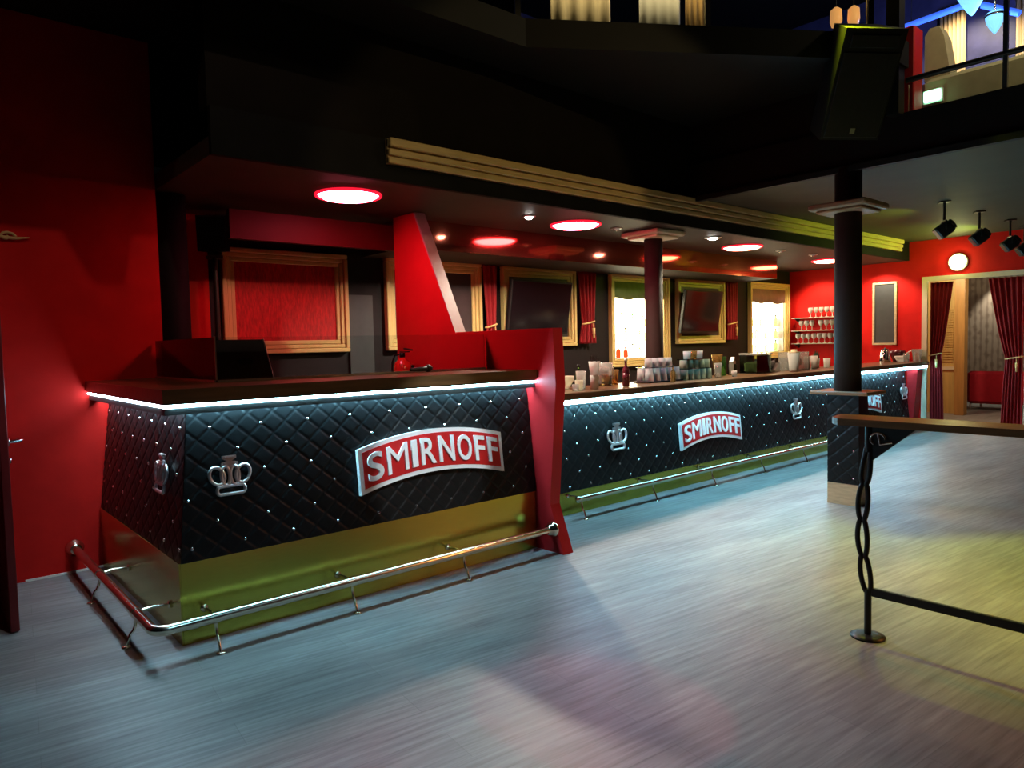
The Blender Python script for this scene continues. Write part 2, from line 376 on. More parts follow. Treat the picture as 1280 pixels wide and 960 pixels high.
# ------------------------------------------------------------------ quilted panels
DW, DH = 0.132, 0.118
def quilt_h(a, z):
    u = a / DW + z / DH; v = a / DW - z / DH
    d = min(abs(math.sin(PI * u)), abs(math.sin(PI * v)))
    return 0.0050 * min(1.0, d * 2.9) ** 0.8
def quilt(fn, n, a_range, z0, z1, step, name, m, parent):
    """fn(a, z) -> base point; n = outward normal"""
    n = Vector(n).normalized()
    nz = max(2, int((z1 - z0) / step))
    a0, a1 = a_range
    na = max(2, int((a1(z0) - a0(z0)) / step))
    b = MB(); v = []; f = []
    for j in range(nz + 1):
        z = z0 + (z1 - z0) * j / nz
        for i in range(na + 1):
            a = a0(z) + (a1(z) - a0(z)) * i / na
            v.append(fn(a, z) + n * quilt_h(a, z))
    W = na + 1
    for j in range(nz):
        for i in range(na):
            f.append((j * W + i, j * W + i + 1, (j + 1) * W + i + 1, (j + 1) * W + i))
    b.add(v, f, True)
    # a flat back so that the panel is a solid upholstered board
    back = -n * 0.02
    k = len(b.v)
    c = [fn(a0(z0), z0), fn(a1(z0), z0), fn(a1(z1), z1), fn(a0(z1), z1)]
    b.add([p + back for p in c] + c, [(3, 2, 1, 0), (0, 1, 5, 4), (1, 2, 6, 5), (2, 3, 7, 6), (3, 0, 4, 7)])
    return b.build(name, m, parent)
_stud = {}
def studs(fn, n, a_range, z0, z1, parent, r=0.009, skip=(), keep=100):
    """small chrome studs on every second seam crossing; each stud is a sub-part, past `keep` the far ones are one part"""
    n = Vector(n).normalized()
    q = n.to_track_quat('Z', 'Y').to_matrix().to_4x4()
    prof = [(r * 1.1, -0.002), (r, 0.003), (r * 0.7, 0.007), (0.0, 0.009)]
    pts = []
    j = math.ceil(z0 / DH)
    while j * DH < z1 - 0.01:
        z = j * DH
        lo, hi = a_range[0](z) + 0.02, a_range[1](z) - 0.02
        k = math.floor(lo / (2 * DW)) - 1
        while True:
            a = 2 * DW * k + (DW if j % 2 else 0)
            k += 1
            if a > hi: break
            if a < lo or any(s0 < a < s1 and t0 < z < t1 for (s0, s1, t0, t1) in skip): continue
            pts.append(fn(a, z))
        j += 1
    pts.sort(key=lambda p: p.length)
    first = None; base = parent.matrix_basis.translation + (parent.parent.location if parent.parent else Vector())
    for p in pts[:keep]:
        if first is None:
            first = o = MB().lathe(prof, 8, mtx=q).build('stud', M['chrome'], parent)
        else:
            o = first.copy(); COL.objects.link(o); o.parent = parent
        o.location = p - base
    if len(pts) > keep:
        b = MB()
        for p in pts[keep:]: b.lathe(prof, 8, mtx=Matrix.Translation(p - base) @ q)
        tag(b.build('far_studs', M['chrome'], parent), kind='stuff')

# ------------------------------------------------------------------ front bar (the booth)
FZ0, FZ1 = 0.41, 1.165
def fy(z): return 3.665 + (z - FZ0) * 0.113
def fx(z): return 1.0 + (z - FZ0) * 0.113
fb = empty('bar_counter', (1.0, 3.68, 0), 0, 'short raised black quilted bar with brass base, standing left of the red partition', 'bar counter')
def rel(o, root):   # keep world placement below a root that is not at the origin
    o.location = o.location - root.location if root.rotation_euler.z == 0 else o.location
    return o
fr_fn = lambda a, z: Vector((a, fy(z), z)); sd_fn = lambda a, z: Vector((fx(z), a, z))
nf = (0, -1, 0.113); ns = (-1, 0, 0.113)
fr_rng = (lambda z: fx(z), lambda z: 3.374); sd_rng = (lambda z: fy(z), lambda z: 5.44)
p1 = quilt(fr_fn, nf, fr_rng, FZ0, FZ1, 0.0062, 'quilted_panel', M['quilt'], fb); rel(p1, fb)
studs(fr_fn, nf, fr_rng, FZ0, FZ1, p1, skip=((1.15, 1.39, 0.70, 0.94), (1.96, 3.10, 0.57, 0.93)))
# the side panel runs away from the viewer; its outward face looks to -x
b = MB(); nst = Vector(ns).normalized()
nz, ny = 122, 290; v = []; f = []
for j in range(nz + 1):
    z = FZ0 + (FZ1 - FZ0) * j / nz
    for i in range(ny + 1):
        a = fy(z) + (5.44 - fy(z)) * i / ny
        v.append(sd_fn(a, z) + nst * quilt_h(a, z))
for j in range(nz):
    for i in range(ny):
        q0 = j * (ny + 1) + i
        f.append((q0, q0 + ny + 1, q0 + ny + 2, q0 + 1))
b.add(v, f, True)
p2 = b.build('quilted_panel', M['quilt'], fb); rel(p2, fb)
studs(sd_fn, ns, sd_rng, FZ0, FZ1, p2, skip=((3.9, 4.14, 0.70, 0.94),))
k = MB().box(0.998, 3.374, 3.668, 3.70, 0.002, 0.412); rel(k.build('kick_plate', M['brass'], fb), fb)
k = MB().box(0.985, 1.02, 3.668, 5.44, 0.002, 0.412)
rel(MB().box(0.990, 0.997, 3.668, 5.44, 0.002, 0.412).build('kick_plate', M['brass'], fb), fb)
top = MB().prism([(0.945, 3.632), (3.378, 3.632), (3.378, 4.36), (1.80, 4.36), (1.80, 5.445), (0.945, 5.445)], 'z', 1.205, 1.270)
rel(top.build('countertop', M['wood_top'], fb), fb)
ed = MB().box(0.952, 3.376, 3.640, 3.70, 1.200, 1.2045)
lf = MB().box(0.975, 3.372, 3.640, 3.734, 1.180, 1.194); rel(lf.build('led_strip', M['led'], fb), fb)
ls = MB().box(0.953, 1.066, 3.74, 5.435, 1.180, 1.194); rel(ls.build('led_strip', M['led_side'], fb), fb)
lp = MB().box(0.955, 3.372, 3.648, 3.694, 1.145, 1.178).box(0.961, 1.026, 3.696, 5.44, 1.145, 1.178).box(0.951, 3.372, 3.640, 3.738, 1.1955, 1.2045).box(0.951, 1.068, 3.74, 5.44, 1.1955, 1.2045); rel(lp.build('led_channel', M['black_metal'], fb), fb)
rel(MB().box(1.12, 3.37, 3.82, 3.86, 0.0, 1.2).box(1.12, 1.16, 3.86, 5.44, 0.0, 1.2).build('carcass', M['black'], fb), fb)

# ------------------------------------------------------------------ long main bar
MZ0, MZ1 = 0.20, 0.945
def my(z): return 4.165 - (MZ0 - z) * 0.10
mb_ = empty('bar_counter', (3.48, 4.18, 0), 0, 'long low black quilted bar with brass base running from partition to end wall', 'bar counter')
mn_fn = lambda a, z: Vector((a, my(z), z)); nm = (0, -1, 0.10)
mn_rng = (lambda z: 3.48, lambda z: 11.55)
p3 = quilt(mn_fn, nm, mn_rng, MZ0, MZ1, 0.0090, 'quilted_panel', M['quilt'], mb_); rel(p3, mb_)
studs(mn_fn, nm, mn_rng, MZ0, MZ1, p3, r=0.010, skip=((5.7, 6.93, 0.33, 0.72), (9.38, 10.56, 0.33, 0.72), (4.74, 4.96, 0.46, 0.76), (8.0, 8.22, 0.46, 0.76), (11.27, 11.5, 0.46, 0.76)))
rel(MB().box(3.48, 11.55, 4.178, 4.21, 0.002, 0.205).build('kick_plate', M['brass'], mb_), mb_)
rel(MB().prism([(4.12, 0.002), (4.20, 0.002), (4.20, 0.955), (4.05, 0.955)], 'x', 11.555, 11.758).build('end_panel', M['red_part'], mb_), mb_)
rel(MB().box(3.48, 11.797, 3.975, 4.55, 0.990, 1.05, bev=0.006).build('countertop', M['wood_top'], mb_), mb_)
rel(MB().box(3.50, 11.75, 3.985, 4.074, 0.958, 0.986).build('led_strip', M['led_main'], mb_), mb_)
rel(MB().box(3.49, 11.75, 3.997, 4.058, 0.938, 0.956).build('led_channel', M['black_metal'], mb_), mb_)
rel(MB().box(3.48, 11.55, 4.27, 4.30, 0.0, 0.985).build('carcass', M['black'], mb_), mb_)

# ------------------------------------------------------------------ foot rails
def bracket(x, y, rz, zt):
    """curved rod from the rail down to a small foot plate; +y of the local frame looks at the bar"""
    m = Matrix.Translation((x, y, 0)) @ Matrix.Rotation(rz, 4, 'Z')
    b = MB()
    path = [(0, 0.0, zt - 0.02)] + [(0, -0.03 + 0.03 * math.cos(t), (zt - 0.02) * (1 - 0.55 * math.sin(t))) for t in (0.3, 0.7, 1.1, 1.5)] + [(0, -0.045, 0.02), (0, -0.05, 0.004)]
    b.tube(path, 0.0075, 8, mtx=m)
    b.lathe([(0.022, 0.0015), (0.022, 0.006), (0.012, 0.010), (0.0, 0.011)], 12, (0, -0.05, 0), m)
    return b
def rail_arm(x, y, rz, zt, d):
    m = Matrix.Translation((x, y, 0)) @ Matrix.Rotation(rz, 4, 'Z')
    return MB().tube([(0, 0, zt), (0, d * 0.5, zt + 0.008), (0, d, zt)], 0.008, 8, mtx=m).lathe([(0.02, 0), (0.02, 0.006), (0, 0.012)], 10, mtx=m @ Matrix.Translation((0, d, zt)) @ Matrix.Rotation(PI / 2, 4, 'X'))
RZ = 0.165
fr = empty('foot_rail', (0.83, 3.50, 0), 0, 'polished brass foot rail turning the corner of the raised front bar', 'foot rail')
cx, cy, rr = 0.89, 3.56, 0.06
pth = [(0.83, 5.44, RZ), (0.83, 4.6, RZ), (0.83, 3.62, RZ)] + [(cx + rr * math.cos(a), cy + rr * math.sin(a), RZ) for a in [PI + i * PI / 2 / 7 for i in range(8)]] + [(0.95, 3.50, RZ), (2.2, 3.50, RZ), (3.378, 3.50, RZ)]
tb = MB().tube(pth, 0.0245, 16)
for (x, y, dx, dy) in ((1.10, 3.5, 1, 0), (1.83, 3.5, 1, 0), (2.60, 3.5, 1, 0), (0.83, 3.85, 0, 1), (0.83, 4.69, 0, 1), (1.0, 3.5, 1, 0)):
    tb.tube([(x - dx * 0.016, y - dy * 0.016, RZ), (x + dx * 0.016, y + dy * 0.016, RZ)], 0.0275, 16)
rel(tb.build('rail', M['steel'], fr), fr)
for (pt, rt) in (((0.83, 5.445, RZ), (PI / 2, 0, 0)), ((3.378, 3.50, RZ), (0, -PI / 2, 0))):
    mt = Matrix.Translation(pt) @ Euler(rt).to_matrix().to_4x4()
    rel(MB().lathe([(0.055, 0), (0.055, 0.012), (0.038, 0.022), (0.034, 0.05), (0.026, 0.055)], 20, mtx=mt).build('wall_flange', M['steel'], fr), fr)
for x in (1.10, 1.83, 2.60):
    rel(bracket(x, 3.50, 0, RZ).build('bracket', M['steel'], fr), fr); rel(rail_arm(x, 3.5, 0, RZ, 0.166).build('bracket_arm', M['steel'], fr), fr)
for y in (3.85, 4.69):
    rel(bracket(0.83, y, -PI / 2, RZ).build('bracket', M['steel'], fr), fr); rel(rail_arm(0.83, y, -PI / 2, RZ, 0.157).build('bracket_arm', M['steel'], fr), fr)

mr = empty('foot_rail', (4.2, 4.02, 0), 0, 'long polished brass foot rail along the low main bar', 'foot rail')
tb = MB().tube([(4.17, 4.02, RZ), (8, 4.02, RZ), (11.75, 4.02, RZ)], 0.0245, 16)
mx = [4.21 + 0.94 * i for i in range(8)]
for x in mx: tb.tube([(x + 0.05, 4.02, RZ), (x + 0.09, 4.02, RZ)], 0.0275, 16)
rel(tb.build('rail', M['steel'], mr), mr)
rel(MB().lathe([(0.0, -0.012), (0.02, -0.008), (0.028, 0.0), (0.028, 0.03)], 16, mtx=Matrix.Translation((4.16, 4.02, RZ)) @ Euler((0, PI / 2, 0)).to_matrix().to_4x4()).build('end_cap', M['steel'], mr), mr)
for x in mx:
    rel(bracket(x, 4.02, 0, RZ).build('bracket', M['steel'], mr), mr); rel(rail_arm(x, 4.02, 0, RZ, 0.154).build('bracket_arm', M['steel'], mr), mr)

# ------------------------------------------------------------------ arched name boards
def glyph(ch):
    c = bpy.data.curves.new('g', 'FONT'); c.body = ch; c.size = 1.0; c.offset = 0.001 if ch == 'M' else 0.014; c.extrude = 0.0; c.resolution_u = 6
    o = bpy.data.objects.new('g', c); COL.objects.link(o)
    dg = bpy.context.evaluated_depsgraph_get(); dg.update()
    me = bpy.data.meshes.new_from_object(o.evaluated_get(dg))
    vs = [(v.co.x, v.co.y) for v in me.vertices]; fs_ = [tuple(p.vertices) for p in me.polygons]
    # outline edges for the sides
    cnt = {}
    for p in me.polygons:
        for e in p.edge_keys: cnt[e] = cnt.get(e, 0) + 1
    border = [e for e, n in cnt.items() if n == 1]
    bpy.data.objects.remove(o); bpy.data.curves.remove(c); bpy.data.meshes.remove(me)
    x0 = min(a for a, _ in vs); x1 = max(a for a, _ in vs); y0 = min(a for _, a in vs); y1 = max(a for _, a in vs)
    return [((a - x0) / (x1 - x0), (b_ - y0) / (y1 - y0)) for a, b_ in vs], fs_, border
WORD = 'SMIRNOFF'
WID = [0.105, 0.145, 0.040, 0.108, 0.115, 0.110, 0.080, 0.080]
GL = {ch: glyph(ch) for ch in set(WORD)}
def name_board(loc, tilt, label):
    """arched board, 1.08 wide: local x along the bar, z up, -y outward"""
    root = empty('name_board', loc, 0, label, 'sign', 'arched name boards on the bars')
    root.rotation_euler = (tilt, 0, 0)
    W, Hh, rise = 1.08, 0.265, 0.075
    def archz(x): return rise * (1 - (2 * x / W) ** 2)
    def plate(inset, y0, y1, name, m):
        b = MB(); n = 28; w = W / 2 - inset
        front = []; 
        for i in range(n + 1):
            x = -w + 2 * w * i / n
            front.append((x, archz(x) + inset)); 
        topp = [(-w + 2 * w * i / n, archz(-w + 2 * w * i / n) + Hh - inset) for i in range(n, -1, -1)]
        vs = []; f = []
        for i in range(n + 1):
            x = -w + 2 * w * i / n
            for y in (y0, y1):
                vs += [(x, y, archz(x) + inset), (x, y, archz(x) + Hh - inset)]
        for i in range(n):
            a, c = i * 4, i * 4 + 4
            f += [(a, c, c + 1, a + 1), (a + 2, a + 3, c + 3, c + 2), (a + 1, c + 1, c + 3, a + 3), (a, a + 2, c + 2, c)]
        f += [(0, 1, 3, 2), (n * 4, n * 4 + 2, n * 4 + 3, n * 4 + 1)]
        return b.add(vs, f).build(name, m, root)
    tag(plate(0.0, -0.030, 0.0, 'board', M['sign_white']), 'white raised border board')
    tag(plate(0.026, -0.0335, -0.0301, 'field', M['sign_red']), 'red field inside the white border')
    b = MB(); gap = 0.028
    tot = sum(WID) + gap * (len(WID) - 1); x = -tot / 2
    for ch, wd in zip(WORD, WID):
        vs, fs_, border = GL[ch]
        lo = lambda xx: archz(xx) + 0.052; hi = lambda xx: archz(xx) + Hh - 0.048
        P = []
        for (u, t) in vs:
            xx = x + u * wd; P.append((xx, lo(xx) + t * (hi(xx) - lo(xx))))
        n = len(P)
        b.add([(a, -0.046, c) for a, c in P] + [(a, -0.0336, c) for a, c in P],
              [tuple(q) for q in fs_] + [(e[0], e[1], e[1] + n, e[0] + n) for e in border])
        x += wd + gap
    tag(b.build('lettering', M['sign_white'], root), 'white condensed capitals following the arch')
    return root
TF = -math.atan(0.113); TM = -math.atan(0.10)
name_board((2.527, fy(0.60) - 0.013, 0.592), TF, 'red arched name board with white letters on the short raised front bar')
name_board((6.315, my(0.37) - 0.013, 0.365), TM, 'red arched name board on the long main bar, between two crown emblems')
name_board((9.96, my(0.37) - 0.013, 0.365), TM, 'red arched name board mostly hidden behind the dark column with the shelf')

# ------------------------------------------------------------------ crown emblems
def crown(loc, rot, sc, label):
    root = empty('crown_emblem', loc, 0, label, 'emblem', 'chrome crown emblems on the bars')
    root.rotation_euler = rot; root.scale = (sc, sc, sc)
    def ring(pts, r, name='x'):
        return MB().tube([(a, -0.010, c) for a, c in pts], r, 8, closed=True)
    r = 0.0088
    base = ring([(0.055 * sx + a, c) for sx, c0 in ((1, 0), (-1, 0)) for a, c in (arc(0, 0.022, 0.014, -PI / 2, PI / 2, 5, 0.020) if sx > 0 else arc(0, 0.022, 0.014, PI / 2, 1.5 * PI, 5, 0.020))], r)
    base.build('crown_base', M['chrome_soft'], root)
    for (cx_, cz, rx, rz_, tlt) in ((-0.064, 0.096, 0.034, 0.046, 0.40), (-0.022, 0.093, 0.021, 0.048, 0.0), (0.022, 0.093, 0.021, 0.048, 0.0), (0.064, 0.096, 0.034, 0.046, -0.40)):
        pts = []
        for i in range(18):
            t = 2 * PI * i / 18
            a, c = rx * math.cos(t), rz_ * math.sin(t)
            pts.append((cx_ + a * math.cos(tlt) - c * math.sin(tlt), cz + a * math.sin(tlt) + c * math.cos(tlt)))
        ring(pts, r).build('crown_arch', M['chrome_soft'], root)
    c = MB().prism([(-0.040, 0.132), (0.040, 0.132), (0.040, 0.158), (0.012, 0.165), (0.034, 0.178), (0.034, 0.192), (-0.034, 0.192), (-0.034, 0.178), (-0.012, 0.165), (-0.040, 0.158)], 'y', -0.016, -0.004)
    c.box(-0.026, 0.026, -0.022, -0.016, 0.180, 0.187)
    c.box(-0.030, 0.030, -0.022, -0.016, 0.150, 0.156)
    c.build('crown_cross', M['chrome_soft'], root)
    return root
crown((1.263, fy(0.72) - 0.016, 0.716), (TF, 0, 0), 1.03, 'chrome crown emblem left of the name board on the raised front bar')
cs = crown((fx(0.72) - 0.016, 4.019, 0.716), (TF, 0, -PI / 2), 1.05, 'chrome crown emblem on the reddish short side of the raised front bar')
crown((4.85, my(0.5) - 0.018, 0.485), (TM, 0, 0), 1.25, 'crown emblem on the main bar just right of the red partition')
crown((8.11, my(0.5) - 0.018, 0.485), (TM, 0, 0), 1.25, 'crown emblem on the main bar left of the dark column with the shelf')
crown((11.38, my(0.5) - 0.018, 0.50), (TM, 0, 0), 1.2, 'crown emblem at the far end of the main bar near the doorway')

# ------------------------------------------------------------------ round red ceiling lamps
def ceiling_lamp(x, y, m, label):
    r = empty('ceiling_lamp', (x, y, 2.59), 0, label, 'ceiling lamp', 'round red lamps over the bar')
    MB().lathe([(0.222, -0.002), (0.244, -0.002), (0.248, -0.010), (0.242, -0.020), (0.230, -0.020), (0.222, -0.010)], 40).build('rim', M['lamp_rim'], r)
    MB().lathe([(0.0, -0.040), (0.10, -0.038), (0.19, -0.030), (0.220, -0.012), (0.220, -0.003)], 40).build('diffuser', m, r)
    return r
ceiling_lamp(2.60, 4.81, M['disc'], 'round glowing red ceiling lamp left of the red partition')
ceiling_lamp(5.0, 4.79, M['disc'], 'round glowing red ceiling lamp just right of the bright white spotlight')
ceiling_lamp(7.95, 4.79, M['disc_pale'], 'round glowing ceiling lamp above the right television frame')
ceiling_lamp(10.5, 4.9, M['disc_pale'], 'round glowing ceiling lamp half behind the dark column with the shelf')

# recessed downlights in the bar ceiling
def downlight(x, y, on, label, big=1.0):
    r = empty('downlight', (x, y, 2.59), 0, label, 'downlight', 'recessed spots in the bar ceiling')
    MB().lathe([(0.042 * big, -0.002), (0.062 * big, -0.002), (0.062 * big, -0.008), (0.042 * big, -0.012)], 20).build('bezel', M['alu'], r)
    MB().lathe([(0.0, -0.030), (0.022 * big, -0.026), (0.036 * big, -0.014), (0.040 * big, -0.003)], 16).build('bulb', M['bulb'] if on else M['chrome'], r)
    return r
downlight(4.333, 4.724, True, 'bright white recessed spotlight above the left end of the main bar')
downlight(5.52, 4.73, False, 'small recessed spotlight just left of the slim column capital')
downlight(6.95, 4.55, True, 'white recessed spotlight right of the slim column capital', 1.5)
downlight(8.75, 4.72, False, 'small recessed spotlight right of the third round red lamp')
downlight(9.6, 4.7, False, 'small recessed spotlight left of the farthest round lamp')
spot((4.333, 4.724, 2.55), (4.45, 4.9, 0), (1.0, 0.93, 0.74), 235, 150, 0.5, 0.03)
spot((6.95, 4.55, 2.55), (6.9, 4.95, 0), (1.0, 0.90, 0.64), 230, 146, 0.6, 0.03)
spot((9.6, 4.7, 2.55), (9.7, 5.2, 0), (1.0, 0.80, 0.50), 90, 132, 0.7, 0.03)
spot((11.45, 4.64, 2.56), (11.75, 4.6, 0.6), (1.0, 0.85, 0.65), 60, 120, 0.6, 0.03)
spot((11.3, 5.6, 2.56), (11.75, 5.6, 1.2), (1.0, 0.75, 0.50), 70, 110, 0.6, 0.03)

# ------------------------------------------------------------------ picture frames, televisions, lit cabinets on the back wall
def frame_mb(x0, x1, z0, z1, w, d):
    b = MB()
    for (o, i, dd) in ((0, 0.34 * w, d), (0.36 * w, 0.66 * w, d * 0.72), (0.68 * w, w, d * 0.5)):
        b.box(x0 + o, x1 - o, -dd, 0, z0 + o, z0 + i, bev=0.006).box(x0 + o, x1 - o, -dd, 0, z1 - i, z1 - o, bev=0.006)
        b.box(x0 + o, x0 + i, -dd, 0, z0 + i, z1 - i, bev=0.006).box(x1 - i, x1 - o, -dd, 0, z0 + i, z1 - i, bev=0.006)
    return b
YB = 6.198
def framed(x0, x1, z0, z1, w, label, inner=None, cat='picture frame', name='picture_frame', grp='gilded frames on the back wall', inner_name='panel'):
    r = empty(name, (x0, YB, z0), 0, label, cat, grp)
    frame_mb(0, x1 - x0, 0, z1 - z0, w, 0.07).build('frame', M['gold'], r)
    if inner is not None:
        MB().box(w * 0.95, x1 - x0 - w * 0.95, -0.018, -0.001, w * 0.95, z1 - z0 - w * 0.95, bev=0.008).build(inner_name, inner, r)
    return r
framed(2.11, 3.28, 1.415, 2.33, 0.115, 'gilded frame around a red plush panel above the raised front bar', M['plush'], inner_name='plush_panel')
framed(3.70, 4.905, 1.415, 2.34, 0.115, 'gilded frame with dark brown board, partly hidden by the sloping red partition', M['brown_board'])
framed(5.215, 6.398, 1.415, 2.34, 0.115, 'gilded frame behind the left television', M['brown_board'])
framed(8.49, 9.69, 1.40, 2.34, 0.115, 'gilded frame behind the right television', M['brown_board'])

def television(x, z, w, h, tilt, yaw, label):
    r = empty('television', (x, 6.01, z), 0, label, 'television', 'televisions in gilded frames')
    r.rotation_euler = (tilt, 0, yaw)
    MB().box(-w / 2, w / 2, -0.025, 0.025, -h / 2, h / 2, bev=0.008).build('casing', M['black'], r)
    MB().box(-w / 2 + 0.02, w / 2 - 0.02, -0.028, -0.0255, -h / 2 + 0.03, h / 2 - 0.02).build('screen', M['screen'], r)
    MB().box(-0.08, 0.08, 0.0255, 0.07, -0.08, 0.08).build('wall_mount', M['black_metal'], r)
    return r
television(5.655, 1.865, 1.0, 0.62, 0.16, 0.05, 'black television tilted forward in the gilded frame nearest the partition')
television(8.87, 1.86, 1.0, 0.62, 0.16, 0.05, 'black television tilted forward in the gilded frame right of the slim column')

def cabinet(x0, x1, z0, z1, blind, label):
    r = empty('display_cabinet', (x0, YB, z0), 0, label, 'display cabinet', 'lit bottle cabinets in the back wall')
    W, H_ = x1 - x0, z1 - z0; w = 0.105
    frame_mb(0, W, 0, H_, w, 0.07).build('frame', M['gold'], r)
    a0, a1, c0, c1 = w + 0.002, W - w - 0.002, w + 0.002, H_ - w - 0.008
    MB().box(a0, a1, 0.20, 0.21, c0, c1).box(a0, a0 + 0.006, 0.0, 0.199, c0, c1).box(a1 - 0.006, a1, 0.0, 0.199, c0, c1).box(a0 + 0.007, a1 - 0.007, 0.0, 0.199, c0, c0 + 0.006).box(a0 + 0.007, a1 - 0.007, 0.0, 0.199, c1 - 0.006, c1).build('casing', M['trim_white'], r)
    MB().box(a0 + 0.01, a1 - 0.01, 0.188, 0.198, c0 + 0.01, c1 - 0.01).build('light_panel', M['back_light'], r)
    for zz in (0.115, 0.335, 0.545):
        MB().box(a0 + 0.008, a1 - 0.008, 0.03, 0.186, zz - 0.005, zz).build('shelf', M['pane'], r)
    b = MB(); n = 30; vs = []; f = []
    zt = H_ - w
    for i in range(n + 1):
        x = w + (W - 2 * w) * i / n
        zb = zt - 0.225 + 0.012 * math.cos(i * 2 * PI / n * 2)
        for y in (-0.030, -0.018): vs += [(x, y + 0.006 * math.sin(i * 1.9), zb), (x, y + 0.006 * math.sin(i * 1.9), zt)]
    for i in range(n):
        a, c = 4 * i, 4 * i + 4
        f += [(a, c, c + 1, a + 1), (a + 2, a + 3, c + 3, c + 2), (a, a + 2, c + 2, c), (a + 1, c + 1, c + 3, a + 3)]
    f += [(0, 1, 3, 2), (4 * n, 4 * n + 2, 4 * n + 3, 4 * n + 1)]
    b.add(vs, f, True).build('blind', blind, r)
    return r
cabinet(7.05, 8.30, 1.118, 2.35, M['blind_green'], 'brightly lit gilded bottle cabinet with green blind behind the slim column')
cabinet(10.43, 11.69, 1.118, 2.37, M['blind_mauve'], 'brightly lit gilded bottle cabinet with brown blind near the end wall')

# ------------------------------------------------------------------ bottles
def bottle_prof(h, r, neck=0.3, nr=None):
    nr = nr or r * 0.34
    return [(0, 0), (r * 0.9, 0), (r, 0.008), (r, h * (0.62 - neck * 0.1)), (r * 0.85, h * 0.66), (nr, h * 0.74), (nr, h * 0.95), (nr * 1.15, h * 0.955), (nr * 1.15, h), (0, h)]
def bottle(loc, h, r, m, label, group, capm=None, labelm=None):
    e = empty('bottle', loc, 0, label, 'bottle', group)
    MB().lathe(bottle_prof(h, r), 14).build('body', m, e)
    if labelm: MB().lathe([(r * 1.01, h * 0.18), (r * 1.012, h * 0.48)], 14).build('paper_label', labelm, e)
    MB().lathe([(0, h * 0.93), (r * 0.45, h * 0.93), (r * 0.45, h * 1.02), (0, h * 1.02)], 12).build('cap', capm or M['black'], e)
    return e
BM = [('amber', M['liquor_amber']), ('clear', M['liquor_clear']), ('green', M['bottle_green']), ('pale', M['liquor_clear']), ('red', M['liquor_red'])]
SH = ['bottom', 'middle', 'top']
for (cx0, cx1, nm_) in ((7.05, 8.30, 'cabinet with green blind'), (10.43, 11.69, 'cabinet with brown blind')):
    for s_, zz in enumerate((0.115, 0.335, 0.545)):
        n = 7 if s_ < 2 else 5
        ords = ['first', 'second', 'third', 'fourth', 'fifth', 'sixth', 'seventh']
        for i in range(n):
            x = cx0 + 0.17 + (cx1 - cx0 - 0.34) * i / (n - 1)
            h = 0.185 - 0.02 * ((i * 7 + s_) % 3)
            if s_ == 0 and i < 3 and cx0 < 8: cm = BM[4]
            else: cm = BM[(i * 3 + s_ * 2) % 4]
            bottle((x, YB + 0.11, 1.118 + zz + 0.001), h, 0.034, cm[1],
                   f'{cm[0]} bottle, {ords[i]} from left on {SH[s_]} shelf, {nm_}', 'bottles in the lit cabinets')

# ------------------------------------------------------------------ curtains
def curtain(name, x, y, z0, z1, w, tie_z, pinch, shift, label, axis='x', folds=5, grp='dark red curtains', amp=0.03, tassel=True, cat='curtain', flare=0.75):
    """drape hung along axis, gathered at tie_z towards shift (-1..1)"""
    r = empty(name, (x, y, 0), 0, label, cat, grp)
    if axis == 'y': r.rotation_euler = (0, 0, -PI / 2)
    nz, nx = 26, folds * 10; vs = []; f = []
    for j in range(nz + 1):
        z = z0 + (z1 - z0) * j / nz
        d = (z - tie_z) / ((z1 - tie_z) if z > tie_z else (tie_z - z0))
        d = abs(d)
        k = pinch + (1 - pinch) * (d ** 0.8 if z > tie_z else flare * d ** 0.7)
        c = shift * w / 2 * (1 - k)
        for i in range(nx + 1):
            u = i / nx - 0.5
            vs.append((c + u * w * k, amp * math.sin(u * folds * 2 * PI) * (0.55 + 0.45 * k) - 0.004 * math.cos(u * 23), z))
    W = nx + 1
    for j in range(nz):
        for i in range(nx):
            f.append((j * W + i, j * W + i + 1, (j + 1) * W + i + 1, (j + 1) * W + i))
    dr = MB().add(vs, f, True).build('drape', M['velvet'], r)
    so = dr.modifiers.new('thick', 'SOLIDIFY'); so.thickness = 0.008
    if tassel:
        c = shift * w / 2 * (1 - pinch); wk = w * pinch / 2 + 0.012
        t = MB().tube([(c + wk * math.cos(a), (amp * 0.8 + 0.012) * math.sin(a), tie_z + 0.02 * math.cos(a)) for a in [2 * PI * i / 16 for i in range(16)]], 0.010, 8, closed=True)
        t.tube([(c + wk * 0.3, -amp - 0.015, tie_z - 0.01), (c + wk * 0.35, -amp - 0.022, tie_z - 0.08)], 0.006, 6)
        t.lathe([(0, 0), (0.016, 0.01), (0.012, 0.05), (0.018, 0.06), (0.02, 0.13), (0, 0.13)], 10, (c + wk * 0.35, -amp - 0.022, tie_z - 0.20))
        t.build('tie_cord', M['tassel'], r)
    return r
curtain('curtain', 4.99, 6.10, 1.44, 2.325, 0.20, 1.66, 0.62, 0.1, 'narrow dark red curtain between the dark framed board and the left television', folds=3)
curtain('curtain', 6.56, 6.10, 1.44, 2.325, 0.30, 1.70, 0.62, 0.2, 'narrow dark red curtain between left television and lit cabinet', folds=4)
curtain('curtain', 9.83, 6.10, 1.44, 2.325, 0.26, 1.70, 0.8, 0.2, 'narrow dark red curtain right of the right television', folds=4)
curtain('door_curtain', 11.89, 3.85, 0.02, 2.235, 0.30, 1.15, 0.48, -0.95, 'long dark red curtain tied back at the left of the doorway', axis='y', flare=0.3, folds=5, amp=0.028, grp='doorway curtains')
curtain('door_curtain', 11.89, 3.02, 0.02, 2.235, 0.44, 1.10, 0.45, 0.85, 'long dark red curtain tied back at the right of the doorway', axis='y', flare=0.25, folds=6, amp=0.028, grp='doorway curtains')

